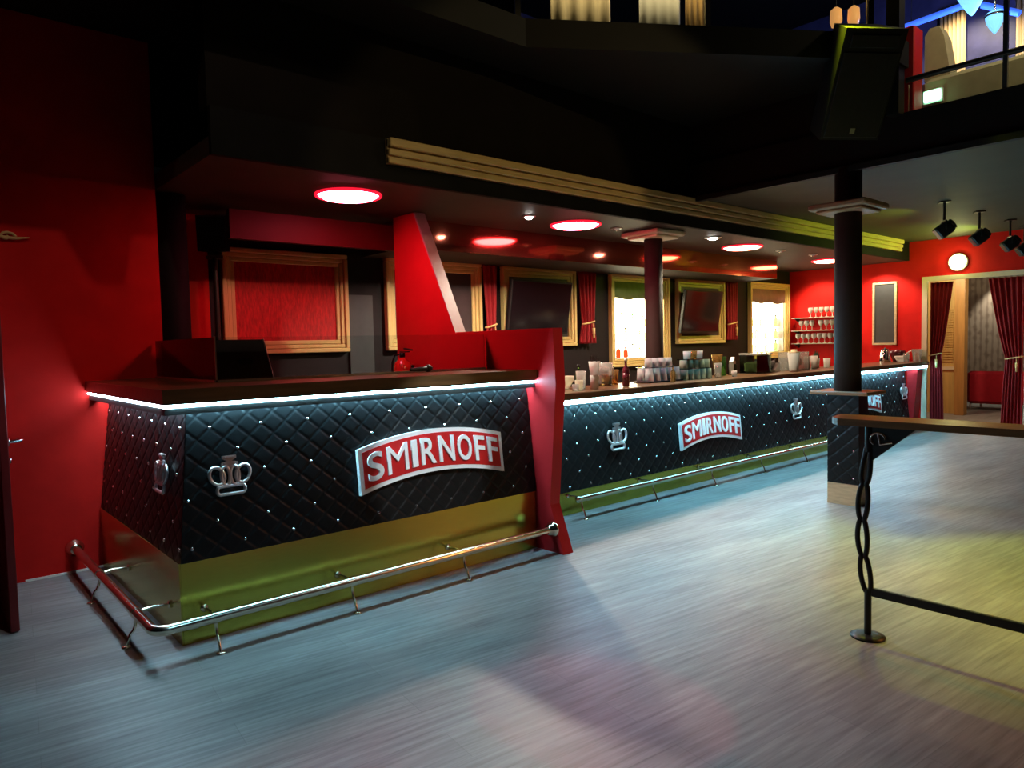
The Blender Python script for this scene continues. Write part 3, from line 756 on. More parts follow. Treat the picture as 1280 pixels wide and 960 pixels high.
# ------------------------------------------------------------------ columns
# column at the end of the left wall
struct(MB().lathe([(0.112, 0), (0.112, 2.585)], 28).build('column', M['black_wall'], None, (1.555, 5.56, 0)))

def capital(b, h, z1, dz):
    b.box(-h, h, -h, h, z1 - dz * 0.66, z1, bev=0.012)
    b.box(-h * 0.80, h * 0.80, -h * 0.80, h * 0.80, z1 - dz, z1 - dz * 0.67, bev=0.008)
sc_ = struct(empty('column', (6.05, 4.68, 0)))
MB().lathe([(0.095, 0), (0.095, 2.585)], 28).build('shaft', M['column'], sc_)
b = MB(); capital(b, 0.24, 2.585, 0.075); b.build('capital', M['cream'], sc_)
tc_ = struct(empty('column', (6.2, 2.73, 0)))
MB().lathe([(0.108, 0.98), (0.108, 2.868)], 28).build('shaft', M['column'], tc_)
b = MB(); capital(b, 0.24, 2.575, 0.075); b.build('capital', M['wood_cap'], tc_)
b = MB().box(-0.08, 0.10, -0.13, 0.135, 0.185, 0.955); b.build('base_block', M['quilt'], tc_)
# quilted cladding of the block's two visible faces
blk_fn = lambda a, z: Vector((6.118, a, z))
b = MB(); v = []; f = []; ny, nz = 44, 126
for j in range(nz + 1):
    for i in range(ny + 1):
        a = 2.60 + 0.265 * i / ny; z = 0.186 + 0.768 * j / nz
        v.append((-0.0815 - quilt_h(a, z), a - 2.73, z))
for j in range(nz):
    for i in range(ny):
        q0 = j * (ny + 1) + i; f.append((q0, q0 + ny + 1, q0 + ny + 2, q0 + 1))
b.add(v, f, True); qp = b.build('quilted_panel', M['quilt'], tc_)
studs(blk_fn, (-1, 0, 0), (lambda z: 2.60, lambda z: 2.865), 0.2, 0.94, qp, r=0.009)
MB().box(-0.082, 0.102, -0.132, 0.137, 0.0, 0.184).build('plinth', M['wood_pale'], tc_)
sh = MB().box(-0.18, 0.20, -0.24, 0.25, 0.956, 0.985, bev=0.005); sh.build('drink_shelf', M['wood_shelf'], tc_)

# ------------------------------------------------------------------ loudspeakers
def loudspeaker(loc, rot, w, d, h, label, ang=0.16, mount='bracket'):
    r = empty('loudspeaker', loc, 0, label, 'loudspeaker', 'hanging loudspeakers'); r.rotation_euler = rot
    t = w * ang
    def tr(y0, y1, k0, k1):  # cabinet narrows towards the rear (y1)
        return [(-w / 2, y0), (w / 2, y0), (w / 2 - t, y1), (-w / 2 + t, y1)]
    MB().prism(tr(-d / 2, d / 2, 0, 0), 'z', -h / 2, h / 2).build('cabinet', M['black'], r)
    MB().box(-w / 2 + 0.02, w / 2 - 0.02, -d / 2 - 0.012, -d / 2 - 0.001, -h / 2 + 0.02, h / 2 - 0.16, bev=0.004).build('grille', M['black_metal'], r)
    MB().box(-w / 2 + 0.05, w / 2 - 0.05, -d / 2 - 0.016, -d / 2 - 0.001, h / 2 - 0.13, h / 2 - 0.04, bev=0.006).build('horn', M['black_metal'], r)
    MB().box(-0.02, 0.02, -d / 2 - 0.017, -d / 2 - 0.0125, -h / 2 + 0.05, -h / 2 + 0.09).build('badge', M['chrome'], r)
    MB().box(-0.03, 0.03, d / 2 + 0.001, d / 2 + 0.06, -0.14, -0.06).box(-0.08, 0.08, d / 2 + 0.06, d / 2 + 0.07, -0.19, -0.01).build('wall_mount', M['black_metal'], r)
    return r
loudspeaker((5.66, 2.47, 3.40), (0.50, 0, math.radians(-36)), 0.47, 0.34, 0.78, 'big black loudspeaker hung high in front of the dark column with the shelf')

sp_ = empty('loudspeaker', (1.99, 5.9, 2.39), 0.0, 'small dark loudspeaker on a pole left of the red plush frame', 'loudspeaker', 'hanging loudspeakers')
sp_.rotation_euler = (0.10, 0, -0.5)
MB().prism([(-0.12, -0.11), (0.12, -0.11), (0.085, 0.11), (-0.085, 0.11)], 'z', -0.14, 0.14).build('cabinet', M['black'], sp_)
MB().box(-0.10, 0.10, -0.122, -0.111, -0.12, 0.12, bev=0.004).build('grille', M['black_metal'], sp_)
pl_ = empty('speaker_stand', (2.0, 5.97, 0), 0, 'black pole stand carrying the small loudspeaker left of the plush frame', 'speaker stand')
MB().tube([(0, 0, 0.02), (0, 0, 2.2)], 0.022, 12).build('pole', M['black_metal'], pl_)
MB().lathe([(0.16, 0), (0.16, 0.02), (0.03, 0.035), (0.03, 0.06)], 20).build('base_plate', M['black_metal'], pl_)
MB().box(-0.05, 0.05, -0.05, 0.05, 2.2, 2.225).build('top_plate', M['black_metal'], pl_)

# ------------------------------------------------------------------ high table at the right
ht = empty('high_table', (3.475, 1.43, 0), 0, 'long narrow brown high table on black wavy leg and foot bar', 'table')
n = 10
ptop = [(3.385, 1.555), (3.365, 1.53), (3.365, -1.2), (3.575, -1.2), (3.575, 1.585), (3.555, 1.60), (3.43, 1.585)]
rel(MB().prism(ptop, 'z', 1.032, 1.064).build('tabletop', M['wood_shelf'], ht), ht)
def wavy_leg(y):
    b = MB()
    b.lathe([(0.078, 0.001), (0.078, 0.008), (0.05, 0.014), (0.022, 0.016)], 28, (0, 0, 0))
    b.tube([(0, 0, 0.012), (0, 0, 0.235)], 0.0165, 12)
    N = 40
    # two bars swell apart and meet again, along a shared S line
    def s_line(t): return 0.030 * math.sin(t * PI) * (1 - 0.3 * t)
    for sgn in (1, -1):
        path = []
        for i in range(N + 1):
            t = i / N; z = 0.22 + 0.70 * t
            half = 0.0135 * abs(math.sin(PI * t * 4.0)) ** 0.7 * (1 if t < 0.75 else (1 - t) / 0.25 + 0.15) + 0.009
            path.append((-0.3 * s_line(t) + 0.0 + 0.0, s_line(t) + sgn * half, z))
        b.tube(path, 0.0125, 8)
    b.tube([(0, 0, 0.90), (0, 0, 1.031)], 0.017, 12)
    m = Matrix.Translation((0, y, 0))
    b.v = [tuple(m @ Vector(p)) for p in b.v]
    return b
wavy_leg(0).build('leg', M['black_metal'], ht)
wavy_leg(-2.3).build('leg', M['black_metal'], ht)
MB().box(-0.011, 0.011, -2.28, -0.018, 0.205, 0.245, bev=0.003).build('foot_bar', M['black_metal'], ht)
MB().prism([(-0.018, 1.031), (-0.018, 0.86), (-0.22, 1.031)], 'x', -0.006, 0.006).build('gusset', M['black_metal'], ht)
orn = MB().tube([(-0.010, -0.045 - 0.035 * math.cos(a), 0.965 + 0.03 * math.sin(a)) for a in [i * 2 * PI / 12 for i in range(9)]], 0.006, 8)
orn.tube([(-0.010, -0.045, 0.99), (-0.010, -0.055, 0.94), (-0.010, -0.11, 0.955)], 0.006, 8)
orn.build('gusset_ornament', M['chrome'], ht)

# ------------------------------------------------------------------ left door leaf
dl = empty('door_leaf', (0.415, 5.43, 0), 0, 'dark red door leaf standing open at the far left', 'door')
rel(MB().box(0.375, 0.415, 4.47, 5.42, 0.006, 2.06, bev=0.004).build('leaf', M['red_door'], dl), dl)
hd = MB().tube([(0.415, 4.53, 1.0), (0.465, 4.53, 1.0), (0.475, 4.54, 1.0), (0.475, 4.64, 1.0)], 0.009, 10)
hd.lathe([(0.025, 0), (0.025, 0.008), (0, 0.009)], 14, mtx=Matrix.Translation((0.4155, 4.53, 1.0)) @ Euler((0, PI / 2, 0)).to_matrix().to_4x4())
hd.tube([(0.375, 4.53, 1.0), (0.325, 4.53, 1.0), (0.318, 4.54, 1.0), (0.318, 4.64, 1.0)], 0.009, 10)
rel(hd.build('handle', M['chrome'], dl), dl)
rel(MB().lathe([(0.016, 0), (0.016, 0.012), (0, 0.014)], 12, mtx=Matrix.Translation((0.4155, 4.53, 0.90)) @ Euler((0, PI / 2, 0)).to_matrix().to_4x4()).build('key_cylinder', M['chrome'], dl), dl)
for z in (0.25, 1.05, 1.85):
    rel(MB().tube([(0.40, 5.432, z - 0.05), (0.40, 5.432, z + 0.05)], 0.009, 10).build('hinge', M['alu'], dl), dl)
# gilded scroll above the door
og = MB()
for k in range(3):
    cx_ = 0.06 + 0.11 * k
    og.tube([(cx_ + (0.05 - 0.005 * i) * math.cos(i * 0.7), -0.012, 0.03 + (0.032 - 0.0028 * i) * math.sin(i * 0.7)) for i in range(11)], 0.0085, 8)
og.tube([(0.0, -0.012, -0.01), (0.15, -0.012, 0.035), (0.33, -0.012, 0.02), (0.40, -0.012, 0.03)], [0.012, 0.010, 0.010, 0.004], 8)
tag(og.build('wall_mounted_ornament', M['gold'], None, (0.28, 5.447, 2.165)), 'gilded scroll ornament on the red wall above the open door', 'ornament')

# ------------------------------------------------------------------ things on and behind the raised front bar
ws = empty('glass_screen', (1.39, 4.2, 1.27), 0, 'clear glass draught screen standing on the raised front bar', 'glass screen')
MB().box(0.0, 1.98, 0.0, 0.008, 0.001, 0.26).build('front_pane', M['pane'], ws)
MB().box(-0.004, 0.004, 0.010, 1.235, 0.001, 0.26).build('side_pane', M['pane_smoke'], ws)
MB().box(0.0, 1.98, -0.010, -0.001, 0.0005, 0.012).box(-0.014, -0.005, 0.0, 1.235, 0.0005, 0.012).build('base_rail', M['alu'], ws)
MB().box(-0.009, -0.001, -0.009, -0.001, 0.013, 0.265).build('corner_post', M['alu'], ws)
fc = empty('equipment_case', (1.58, 4.8, 1.27), 0, 'black equipment case with sloping side on the left end of raised bar', 'case')
MB().prism([(-0.17, 0.001), (0.16, 0.001), (0.105, 0.245), (-0.17, 0.245)], 'y', -0.55, 0.60).build('shell', M['brown_board'], fc)
MB().tube([(0.163, -0.553, 0.004), (0.108, -0.553, 0.247)], 0.004, 6).build('edge_trim', M['alu'], fc)
MB().box(-0.04, 0.04, -0.565, -0.551, 0.10, 0.13, bev=0.004).build('handle', M['black_metal'], fc)

ex = empty('fire_extinguisher', (3.28, 5.22, 0.93), 0, 'red fire extinguisher hung on the red partition behind the front bar', 'fire extinguisher')
MB().lathe([(0, 0), (0.070, 0), (0.078, 0.015), (0.078, 0.33), (0.066, 0.385), (0.030, 0.415), (0.022, 0.43), (0, 0.43)], 24).build('cylinder_body', M['extinguisher'], ex)
MB().lathe([(0.024, 0.431), (0.024, 0.47), (0, 0.47)], 12).box(-0.015, 0.015, -0.10, 0.02, 0.472, 0.482).box(-0.012, 0.012, -0.09, 0.02, 0.50, 0.512, mtx=Matrix.Rotation(0.12, 4, 'X')).build('valve_handle', M['black'], ex)
MB().tube([(0.0, 0.025, 0.455), (-0.03, 0.07, 0.45), (-0.05, 0.085, 0.38), (-0.05, 0.09, 0.15)], 0.009, 8).build('hose', M['black'], ex)
MB().box(0.079, 0.099, -0.03, 0.03, 0.10, 0.36).build('wall_mount', M['black_metal'], ex)

mi = empty('microphone', (2.68, 4.05, 1.2725), math.radians(20), 'black handheld microphone lying on the raised front bar', 'microphone')
MB().lathe([(0, 0), (0.011, 0.0), (0.016, 0.16), (0.017, 0.17)], 14, mtx=Matrix.Translation((-0.10, 0, 0.024)) @ Matrix.Rotation(PI / 2, 4, 'Y')).build('grip', M['black'], mi)
MB().lathe([(0.017, 0.0), (0.025, 0.012), (0.026, 0.035), (0.018, 0.055), (0, 0.06)], 14, mtx=Matrix.Translation((0.072, 0, 0.0265)) @ Matrix.Rotation(PI / 2, 4, 'Y')).build('head', M['black_metal'], mi)

# ------------------------------------------------------------------ glassware
def glass_prof(h, rt, rb, th=0.003, base=0.010):
    return [(0, 0), (rb, 0), (rt, h), (rt - th, h), (rb - th, base), (0, base)]
def goblet_prof(h, r):
    return [(0, 0), (r * 0.85, 0), (r * 0.8, 0.004), (0.006, 0.010), (0.005, h * 0.42), (r * 0.5, h * 0.48), (r * 0.95, h * 0.66), (r, h * 0.8), (r * 0.86, h), (r * 0.86 - 0.002, h), (r * 0.96, h * 0.8), (r * 0.9, h * 0.67), (r * 0.45, h * 0.5), (0, h * 0.49)]
def glassware(name, loc, prof, m, label, cat='glass', group='glassware on the main bar', flip=False, seg=18):
    o = MB().lathe(prof, seg).build(name, m, None, loc)
    if flip:
        o.rotation_euler = (PI, 0, 0); o.location.z += max(z for _, z in prof)
    return tag(o, label, cat, group)
CT = 1.0515
BAR = 'glassware on the main bar'
glassware('glass_bowl', (4.40, 4.40, CT), [(0, 0), (0.05, 0), (0.095, 0.07), (0.10, 0.11), (0.095, 0.11), (0.09, 0.072), (0.045, 0.008), (0, 0.008)], M['glass_green'], 'wide low glass bowl at the partition end of the main bar', 'bowl')
glassware('tumbler', (4.33, 4.14, CT), glass_prof(0.085, 0.036, 0.030), M['glass_green'], 'short greenish tumbler in front of the wide glass bowl')
glassware('tumbler', (4.245, 4.10, CT), glass_prof(0.055, 0.030, 0.026), M['glass'], 'smallest shot glass at the partition end of the main bar')
glassware('tumbler', (4.46, 4.24, CT), glass_prof(0.155, 0.046, 0.034), M['glass'], 'tall clear tumbler left of the two stacked tall glasses')
glassware('tumbler', (4.50, 4.12, CT), glass_prof(0.12, 0.040, 0.034), M['glass_bright'], 'lower glass of the tall stacked pair on the main bar')
sg = glassware('tumbler', (4.50, 4.12, CT + 0.1215), glass_prof(0.115, 0.050, 0.036), M['glass_bright'], 'upper glass of the tall stacked pair, holding black straws')
for i in range(7):
    a = i * 2.4
    tag(MB().tube([(0.012 * math.cos(a), 0.012 * math.sin(a), 0), (0.030 * math.cos(a), 0.030 * math.sin(a), 0.155 - 0.008 * (i % 3))], 0.003, 6).build('straw', M['straw'], None, (4.50, 4.12, CT + 0.1335)),
        'black drinking straw standing in the upper stacked glass', 'straw', 'black straws in the stacked glass')
bottle((4.62, 4.42, CT), 0.20, 0.030, M['bottle_green'], 'dark squat bottle behind the tall stacked glasses', 'bottles on the main bar')
# pitcher with handle
pj = empty('pitcher', (4.90, 4.36, CT), 0, 'large clear glass pitcher left of the maroon bottle', 'pitcher', BAR)
MB().lathe([(0, 0), (0.062, 0), (0.068, 0.02), (0.066, 0.12), (0.074, 0.21), (0.070, 0.21), (0.062, 0.12), (0.063, 0.022), (0, 0.012)], 22).build('jug', M['glass'], pj)
MB().tube([(0.068, 0, 0.18), (0.115, 0, 0.175), (0.122, 0, 0.12), (0.105, 0, 0.06), (0.068, 0, 0.05)], 0.008, 8).build('handle', M['glass'], pj)
MB().lathe([(0, 0.013), (0.060, 0.014), (0.060, 0.10), (0, 0.10)], 20).build('drink', M['glass_brown'], pj)
glassware('tumbler', (5.08, 4.40, CT), glass_prof(0.14, 0.042, 0.034), M['glass_brown'], 'amber tinted tumbler just right of the glass pitcher')
bottle((4.925, 4.13, CT), 0.245, 0.032, M['bottle_dark'], 'maroon bottle with white neck standing at the counter edge', 'bottles on the main bar', M['paper_white'], M['bottle_dark'])
# rack of upturned bright glasses left of the slim column
ORD = ['first', 'second', 'third', 'fourth', 'fifth', 'sixth', 'seventh', 'eighth']
def tier_grid(x0, y0, nx, ny, z, dx, dy, h, rt, rb, m, what, flip, skewx=0.0):
    for j in range(ny):
        for i in range(nx):
            row = 'front' if j == 0 else ('back' if j == ny - 1 else 'middle')
            glassware('tumbler', (x0 + dx * i + skewx * j, y0 + dy * j, z), glass_prof(h, rt, rb), m,
                      f'{what}, {ORD[i]} from left in the {row} row', 'glass', BAR, flip)
tr_ = tag(MB().box(-0.27, 0.27, -0.10, 0.10, 0, 0.012, bev=0.004).build('bar_tray', M['black'], None, (5.66, 4.33, CT)), 'black tray under the upturned bright glasses left of the slim column', 'tray')
tier_grid(5.45, 4.28, 5, 2, CT + 0.0135, 0.105, 0.10, 0.125, 0.044, 0.036, M['glass_bright'], 'bright upturned tumbler on the black tray', True)
tag(MB().box(-0.25, 0.25, -0.09, 0.09, 0, 0.006).build('tray_sheet', M['pane'], None, (5.66, 4.33, CT + 0.140)), 'clear sheet between two layers of upturned bright glasses', 'tray')
for i in range(4):
    glassware('tumbler', (5.50 + 0.105 * i, 4.33, CT + 0.1475), glass_prof(0.085, 0.040, 0.034), M['glass_bright'], f'short upturned bright tumbler on the clear sheet, {ORD[i]} from left', 'glass', BAR, True)
bottle((5.62, 4.13, CT), 0.16, 0.024, M['liquor_amber'], 'small amber bottle in front of the upturned bright glasses', 'bottles on the main bar')
# tiered stack right of the slim column
tier_grid(5.98, 4.26, 5, 2, CT, 0.102, 0.105, 0.105, 0.046, 0.040, M['glass_green'], 'greenish tumbler in the lowest tier', True)
tag(MB().box(-0.26, 0.27, -0.10, 0.10, 0, 0.006).build('tray_sheet', M['pane'], None, (6.18, 4.31, CT + 0.107)), 'clear sheet above the bottom tier of greenish tumblers', 'tray')
tier_grid(6.0, 4.28, 5, 1, CT + 0.1145, 0.098, 0.1, 0.085, 0.043, 0.036, M['glass_green'], 'greenish tumbler in the second tier', True)
tag(MB().box(-0.22, 0.23, -0.06, 0.06, 0, 0.006).build('tray_sheet', M['pane'], None, (6.19, 4.28, CT + 0.201)), 'clear sheet under the top tier of greenish tumblers', 'tray')
for i, (xx, m_) in enumerate(((6.06, 'glass_bright'), (6.165, 'glass_brown'), (6.27, 'glass_bright'))):
    glassware('tumbler', (xx, 4.28, CT + 0.2085), glass_prof(0.080, 0.040, 0.034), M[m_], f'{"amber" if m_ == "glass_brown" else "bright"} tumbler on the top tier right of the slim column, {ORD[i]} from left', 'glass', BAR, False)
lt = glassware('tumbler', (6.60, 4.27, CT), glass_prof(0.15, 0.040, 0.032), M['glass'], 'clear tall glass leaning beside the tiered greenish tumblers')
glassware('beer_glass', (6.78, 4.40, CT), [(0, 0), (0.035, 0), (0.036, 0.01), (0.030, 0.03), (0.045, 0.15), (0.062, 0.235), (0.058, 0.235), (0.041, 0.15), (0.026, 0.035), (0, 0.03)], M['glass_brown'], 'tall flared amber beer glass right of the tiered tumblers')
glassware('tumbler', (6.93, 4.42, CT), glass_prof(0.21, 0.036, 0.032), M['bottle_green'], 'tall narrow green glass right of the amber beer glass')
glassware('tumbler', (6.80, 4.20, CT), glass_prof(0.06, 0.030, 0.026), M['glass_bright'], 'shot glass in front of the flared amber beer glass')
ns_ = empty('napkin_holder', (7.12, 4.42, CT), 0.3, 'dark holder with a white napkin right of the green glass', 'napkin holder')
MB().box(-0.06, 0.06, -0.035, -0.030, 0.006, 0.12).box(-0.06, 0.06, 0.030, 0.035, 0.006, 0.12).box(-0.06, 0.06, -0.035, 0.035, 0, 0.006).build('holder', M['black_metal'], ns_)
MB().box(-0.05, 0.05, -0.025, 0.025, 0.007, 0.15).prism([(-0.05, 0.15), (0.05, 0.15), (0.02, 0.20)], 'y', -0.02, 0.02).build('napkins', M['paper_white'], ns_)
gb = empty('glass_case', (7.58, 4.40, CT), 0, 'large greenish glass case with pale lid on the main bar', 'glass case')
MB().box(-0.16, 0.16, -0.11, -0.104, 0.003, 0.21).box(-0.16, 0.16, 0.104, 0.11, 0.003, 0.21).box(-0.16, -0.154, -0.104, 0.104, 0.003, 0.21).box(0.154, 0.16, -0.104, 0.104, 0.003, 0.21).build('panes', M['pane_green'], gb)
MB().box(-0.165, 0.165, -0.115, 0.115, 0.0, 0.003).build('floor_plate', M['black_metal'], gb)
MB().box(-0.17, 0.17, -0.12, 0.12, 0.212, 0.232, bev=0.005).build('lid', M['glass'], gb)
MB().box(-0.13, 0.13, -0.08, 0.08, 0.004, 0.13, bev=0.02).build('filling', M['blind_green'], gb)
bt = empty('bottle_tray', (7.95, 4.40, CT), 0.25, 'slanted black rack with a bottle on it right of the glass case', 'bottle rack')
MB().prism([(-0.10, 0.0), (0.14, 0.0), (0.14, 0.10), (0.12, 0.10), (-0.10, 0.02)], 'y', -0.06, 0.06).build('rack', M['alu'], bt)
MB().lathe(bottle_prof(0.24, 0.03), 14, mtx=Matrix.Translation((-0.09, 0, 0.055)) @ Matrix.Rotation(PI / 2 - 0.35, 4, 'Y')).build('lying_bottle', M['black'], bt)
bl = empty('blender', (8.02, 4.16, CT), 0, 'tall clear pitcher with lid at the counter edge before the brown blind cabinet', 'pitcher', BAR)
MB().lathe([(0, 0), (0.050, 0), (0.052, 0.02), (0.072, 0.22), (0.068, 0.22), (0.047, 0.022), (0, 0.012)], 20).build('jug', M['glass_bright'], bl)
MB().lathe([(0, 0.221), (0.070, 0.221), (0.068, 0.236), (0.035, 0.240), (0.035, 0.262), (0, 0.264)], 20).build('lid', M['wood_pale'], bl)
bx = empty('glass_case', (8.40, 4.36, CT), 0, 'clear glass case with black box inside, right of the tall clear pitcher', 'glass case')
MB().box(-0.17, 0.17, -0.11, -0.104, 0.003, 0.225).box(-0.17, 0.17, 0.104, 0.11, 0.003, 0.225).box(-0.17, -0.164, -0.104, 0.104, 0.003, 0.225).box(0.164, 0.17, -0.104, 0.104, 0.003, 0.225).build('panes', M['glass'], bx)
MB().box(-0.175, 0.175, -0.115, 0.115, 0.0, 0.003).build('floor_plate', M['black_metal'], bx)
MB().box(-0.07, 0.09, -0.06, 0.06, 0.06, 0.14, bev=0.008).box(-0.06, -0.03, -0.05, 0.05, 0.004, 0.06).build('inner_box', M['black'], bx)
for i in range(4):
    glassware('tumbler', (8.66 + 0.095 * i, 4.32 + 0.05 * (i % 2), CT), glass_prof(0.165 - 0.022 * (i % 2), 0.042, 0.034), M['glass_bright'], f'bright tumbler left of the dark green plant on the main bar, {ORD[i]} from left')
pp = empty('potted_plant', (9.07, 4.40, CT), 0, 'dark green herb plant in a glass at the bar edge', 'plant', None)
MB().lathe(glass_prof(0.13, 0.045, 0.034), 16).build('glass_pot', M['glass_bright'], pp)
b = MB()
for i in range(26):
    a = i * 2.4; rr_ = 0.02 + 0.05 * ((i * 37) % 10) / 10; h_ = 0.16 + 0.09 * ((i * 53) % 10) / 10
    p0 = Vector((0.01 * math.cos(a), 0.01 * math.sin(a), 0.03)); p1 = Vector((rr_ * math.cos(a), rr_ * math.sin(a), h_))
    s_ = Vector((-math.sin(a), math.cos(a), 0)) * 0.012
    mid = (p0 + p1) * 0.5 + Vector((0, 0, 0.02))
    b.add([p0, mid + s_, p1, mid - s_], [(0, 1, 2, 3)])
b.build('foliage', M['leaf'], pp)
glassware('tumbler', (9.22, 4.33, CT), glass_prof(0.12, 0.044, 0.036), M['glass_bright'], 'bright tumbler just right of the dark green plant')
glassware('tumbler', (9.95, 4.45, CT), glass_prof(0.17, 0.040, 0.034), M['glass'], 'lone clear tumbler left of the dark column with the shelf')
# right of the big column
kt = empty('coffee_pot', (11.30, 4.42, CT), 0.6, 'black and steel coffee pot on the far end of the main bar', 'coffee pot')
MB().lathe([(0, 0), (0.075, 0), (0.080, 0.02), (0.068, 0.13), (0.058, 0.17), (0.060, 0.18), (0, 0.185)], 20).build('pot', M['chrome'], kt)
MB().tube([(-0.06, 0, 0.165), (-0.12, 0, 0.165), (-0.135, 0, 0.11), (-0.125, 0, 0.05)], 0.011, 8).build('handle', M['black'], kt)
MB().lathe([(0.05, 0.186), (0.045, 0.20), (0.012, 0.205), (0.012, 0.22), (0, 0.222)], 16).build('lid', M['black'], kt)
glassware('tumbler', (11.36, 4.14, CT), glass_prof(0.13, 0.042, 0.036), M['glass'], 'clear tumbler right of the black coffee pot')
glassware('glass_bowl', (11.48, 4.26, CT), [(0, 0), (0.05, 0), (0.085, 0.06), (0.09, 0.09), (0.086, 0.09), (0.08, 0.062), (0.045, 0.008), (0, 0.008)], M['glass_bright'], 'small pale bowl holding a spatula at the far end of the bar', 'bowl')
tag(MB().tube([(0, 0, 0.015), (-0.03, -0.06, 0.105), (-0.09, -0.17, 0.16)], 0.008, 8).build('spatula', M['paper_white'], None, (11.48, 4.26, CT + 0.006)), 'long pale spatula leaning out of the small bowl', 'spatula')
glassware('wine_cooler', (11.66, 4.10, CT), [(0, 0), (0.05, 0), (0.075, 0.18), (0.08, 0.185), (0.07, 0.185), (0.046, 0.01), (0, 0.01)], M['glass'], 'clear ice bucket next to the dark bowl by the doorway', 'ice bucket')
glassware('serving_bowl', (11.66, 4.38, CT), [(0, 0), (0.06, 0), (0.11, 0.12), (0.12, 0.15), (0.10, 0.17), (0.05, 0.185), (0, 0.185)], M['bottle_dark'], 'dark heaped bowl at the far end of the bar by the end wall', 'bowl')

# wall shelves with goblets on the end wall
for k, (zz, n, off, gn) in enumerate(((1.785, 5, 0.22, 'top'), (1.57, 7, 0.06, 'middle'), (1.352, 9, 0.0, 'bottom'))):
    s_ = empty('wall_shelf', (11.795, 5.62, zz), 0, f'{gn} glass shelf with goblets on the red end wall', 'shelf', 'glass shelves on the end wall')
    MB().box(-0.22, 0, -0.45, 0.43, -0.010, 0).build('shelf_pane', M['glass_green'], s_)
    for yy in (-0.40, 0.40):
        MB().prism([(-0.18, -0.0105), (-0.002, -0.0105), (-0.002, -0.075)], 'y', yy - 0.008, yy + 0.008).build('bracket', M['black_metal'], s_)
    for i in range(n):
        y = 5.99 - off - 0.092 * i - (0.06 if (k == 1 and i > 2) else 0)
        glassware('goblet', (11.69, y, zz + 0.0015), goblet_prof(0.165, 0.040), M['glass_bright'],
                  f'clear goblet, {(ORD + ["ninth"])[i]} from left on the {gn} shelf of the end wall', 'goblet', 'goblets on the end wall shelves', seg=14)

# black board on the end wall
bd = empty('notice_board', (11.797, 4.62, 1.31), 0, 'tall black board in thin wooden frame on the red end wall', 'board')
b = MB().box(-0.025, -0.001, -0.18, -0.15, 0, 0.98).box(-0.025, -0.001, 0.15, 0.18, 0, 0.98).box(-0.025, -0.001, -0.15, 0.15, 0, 0.03).box(-0.025, -0.001, -0.15, 0.15, 0.95, 0.98)
b.build('frame', M['wood_pale'], bd); MB().box(-0.012, -0.001, -0.15, 0.15, 0.03, 0.95).build('board_face', M['board'], bd)

# bulkhead lamp over the doorway
wl = empty('wall_lamp', (11.797, 3.60, 2.50), 0, 'glowing round lamp on the wall above the doorway', 'wall lamp')
mt = Euler((0, -PI / 2, 0)).to_matrix().to_4x4()
MB().lathe([(0.13, 0.001), (0.13, 0.03), (0.11, 0.035)], 28, mtx=mt).build('base', M['trim_white'], wl)
MB().lathe([(0.108, 0.036), (0.105, 0.06), (0.08, 0.09), (0.04, 0.105), (0, 0.11)], 28, mtx=mt).build('glass_dome', M['lamp_warm'], wl)

# spotlights hanging on rods under the balcony
def hung_spot(x, y, rz, label):
    r = empty('stage_spotlight', (x, y, 2.868), rz, label, 'stage spotlight', 'spotlights hanging on rods under the balcony')
    MB().box(-0.05, 0.05, -0.05, 0.05, -0.012, 0).tube([(0, 0, -0.012), (0, 0, -0.20)], 0.014, 8).build('hanger', M['black_metal'], r)
    yk = MB().tube([(-0.075, 0, -0.30), (-0.075, 0, -0.21), (0.075, 0, -0.21), (0.075, 0, -0.30)], 0.007, 6); yk.build('yoke', M['black_metal'], r)
    hd_ = MB().box(-0.065, 0.065, -0.075, 0.085, -0.07, 0.07, bev=0.015).lathe([(0.052, 0), (0.058, 0.03), (0.05, 0.03)], 16, mtx=Matrix.Translation((0, -0.076, 0)) @ Matrix.Rotation(PI / 2, 4, 'X')).build('lamp_head', M['black'], r)
    hd_.location = (0, 0, -0.30); hd_.rotation_euler = (-0.65, 0, 0)
    return r
hung_spot(8.55, 2.75, 0.6, 'black stage spotlight hanging highest in view, leftmost under the balcony')
hung_spot(9.60, 2.72, 0.6, 'black stage spotlight hanging under the balcony just above the doorway lamp')
hung_spot(10.65, 2.68, 0.6, 'black stage spotlight hanging under the balcony, third from the dark column')
hung_spot(11.45, 2.72, 0.6, 'black stage spotlight hanging under the balcony nearest the end wall')

# ------------------------------------------------------------------ passage beyond the doorway
wc = empty('wooden_cupboard', (14.6, 4.98, 0), 0, 'yellow pine cupboard with louvred door beyond the doorway', 'cupboard')
MB().box(0, 0.5, -0.52, 0.9, 0, 2.45).build('body', M['wood_yellow'], wc)
b = MB()
for i in range(22):
    b.box(-0.02, -0.001, -0.46, -0.16, 0.95 + i * 0.045, 0.975 + i * 0.045)
b.build('louvres', M['wood_yellow'], wc)
MB().box(-0.03, -0.001, -0.52, -0.16, 0.80, 0.86).build('ledge', M['cream'], wc)
po = tag(MB().box(-0.09, 0.09, -0.08, 0.08, 0, 2.55, bev=0.006).build('wooden_post', M['wood_post'], None, (14.4, 4.34, 0)), 'orange pine post beside the cupboard beyond the doorway', 'post')
so_ = empty('couch', (15.6, 4.15, 0), 0, 'crimson upholstered couch beyond the doorway', 'couch')
MB().box(-0.02, 0.62, -0.85, 0.42, 0.12, 0.42, bev=0.05).build('seat', M['couch'], so_)
MB().box(-0.10, 0.05, -0.85, 0.42, 0.12, 0.74, bev=0.05).build('backrest', M['couch'], so_)
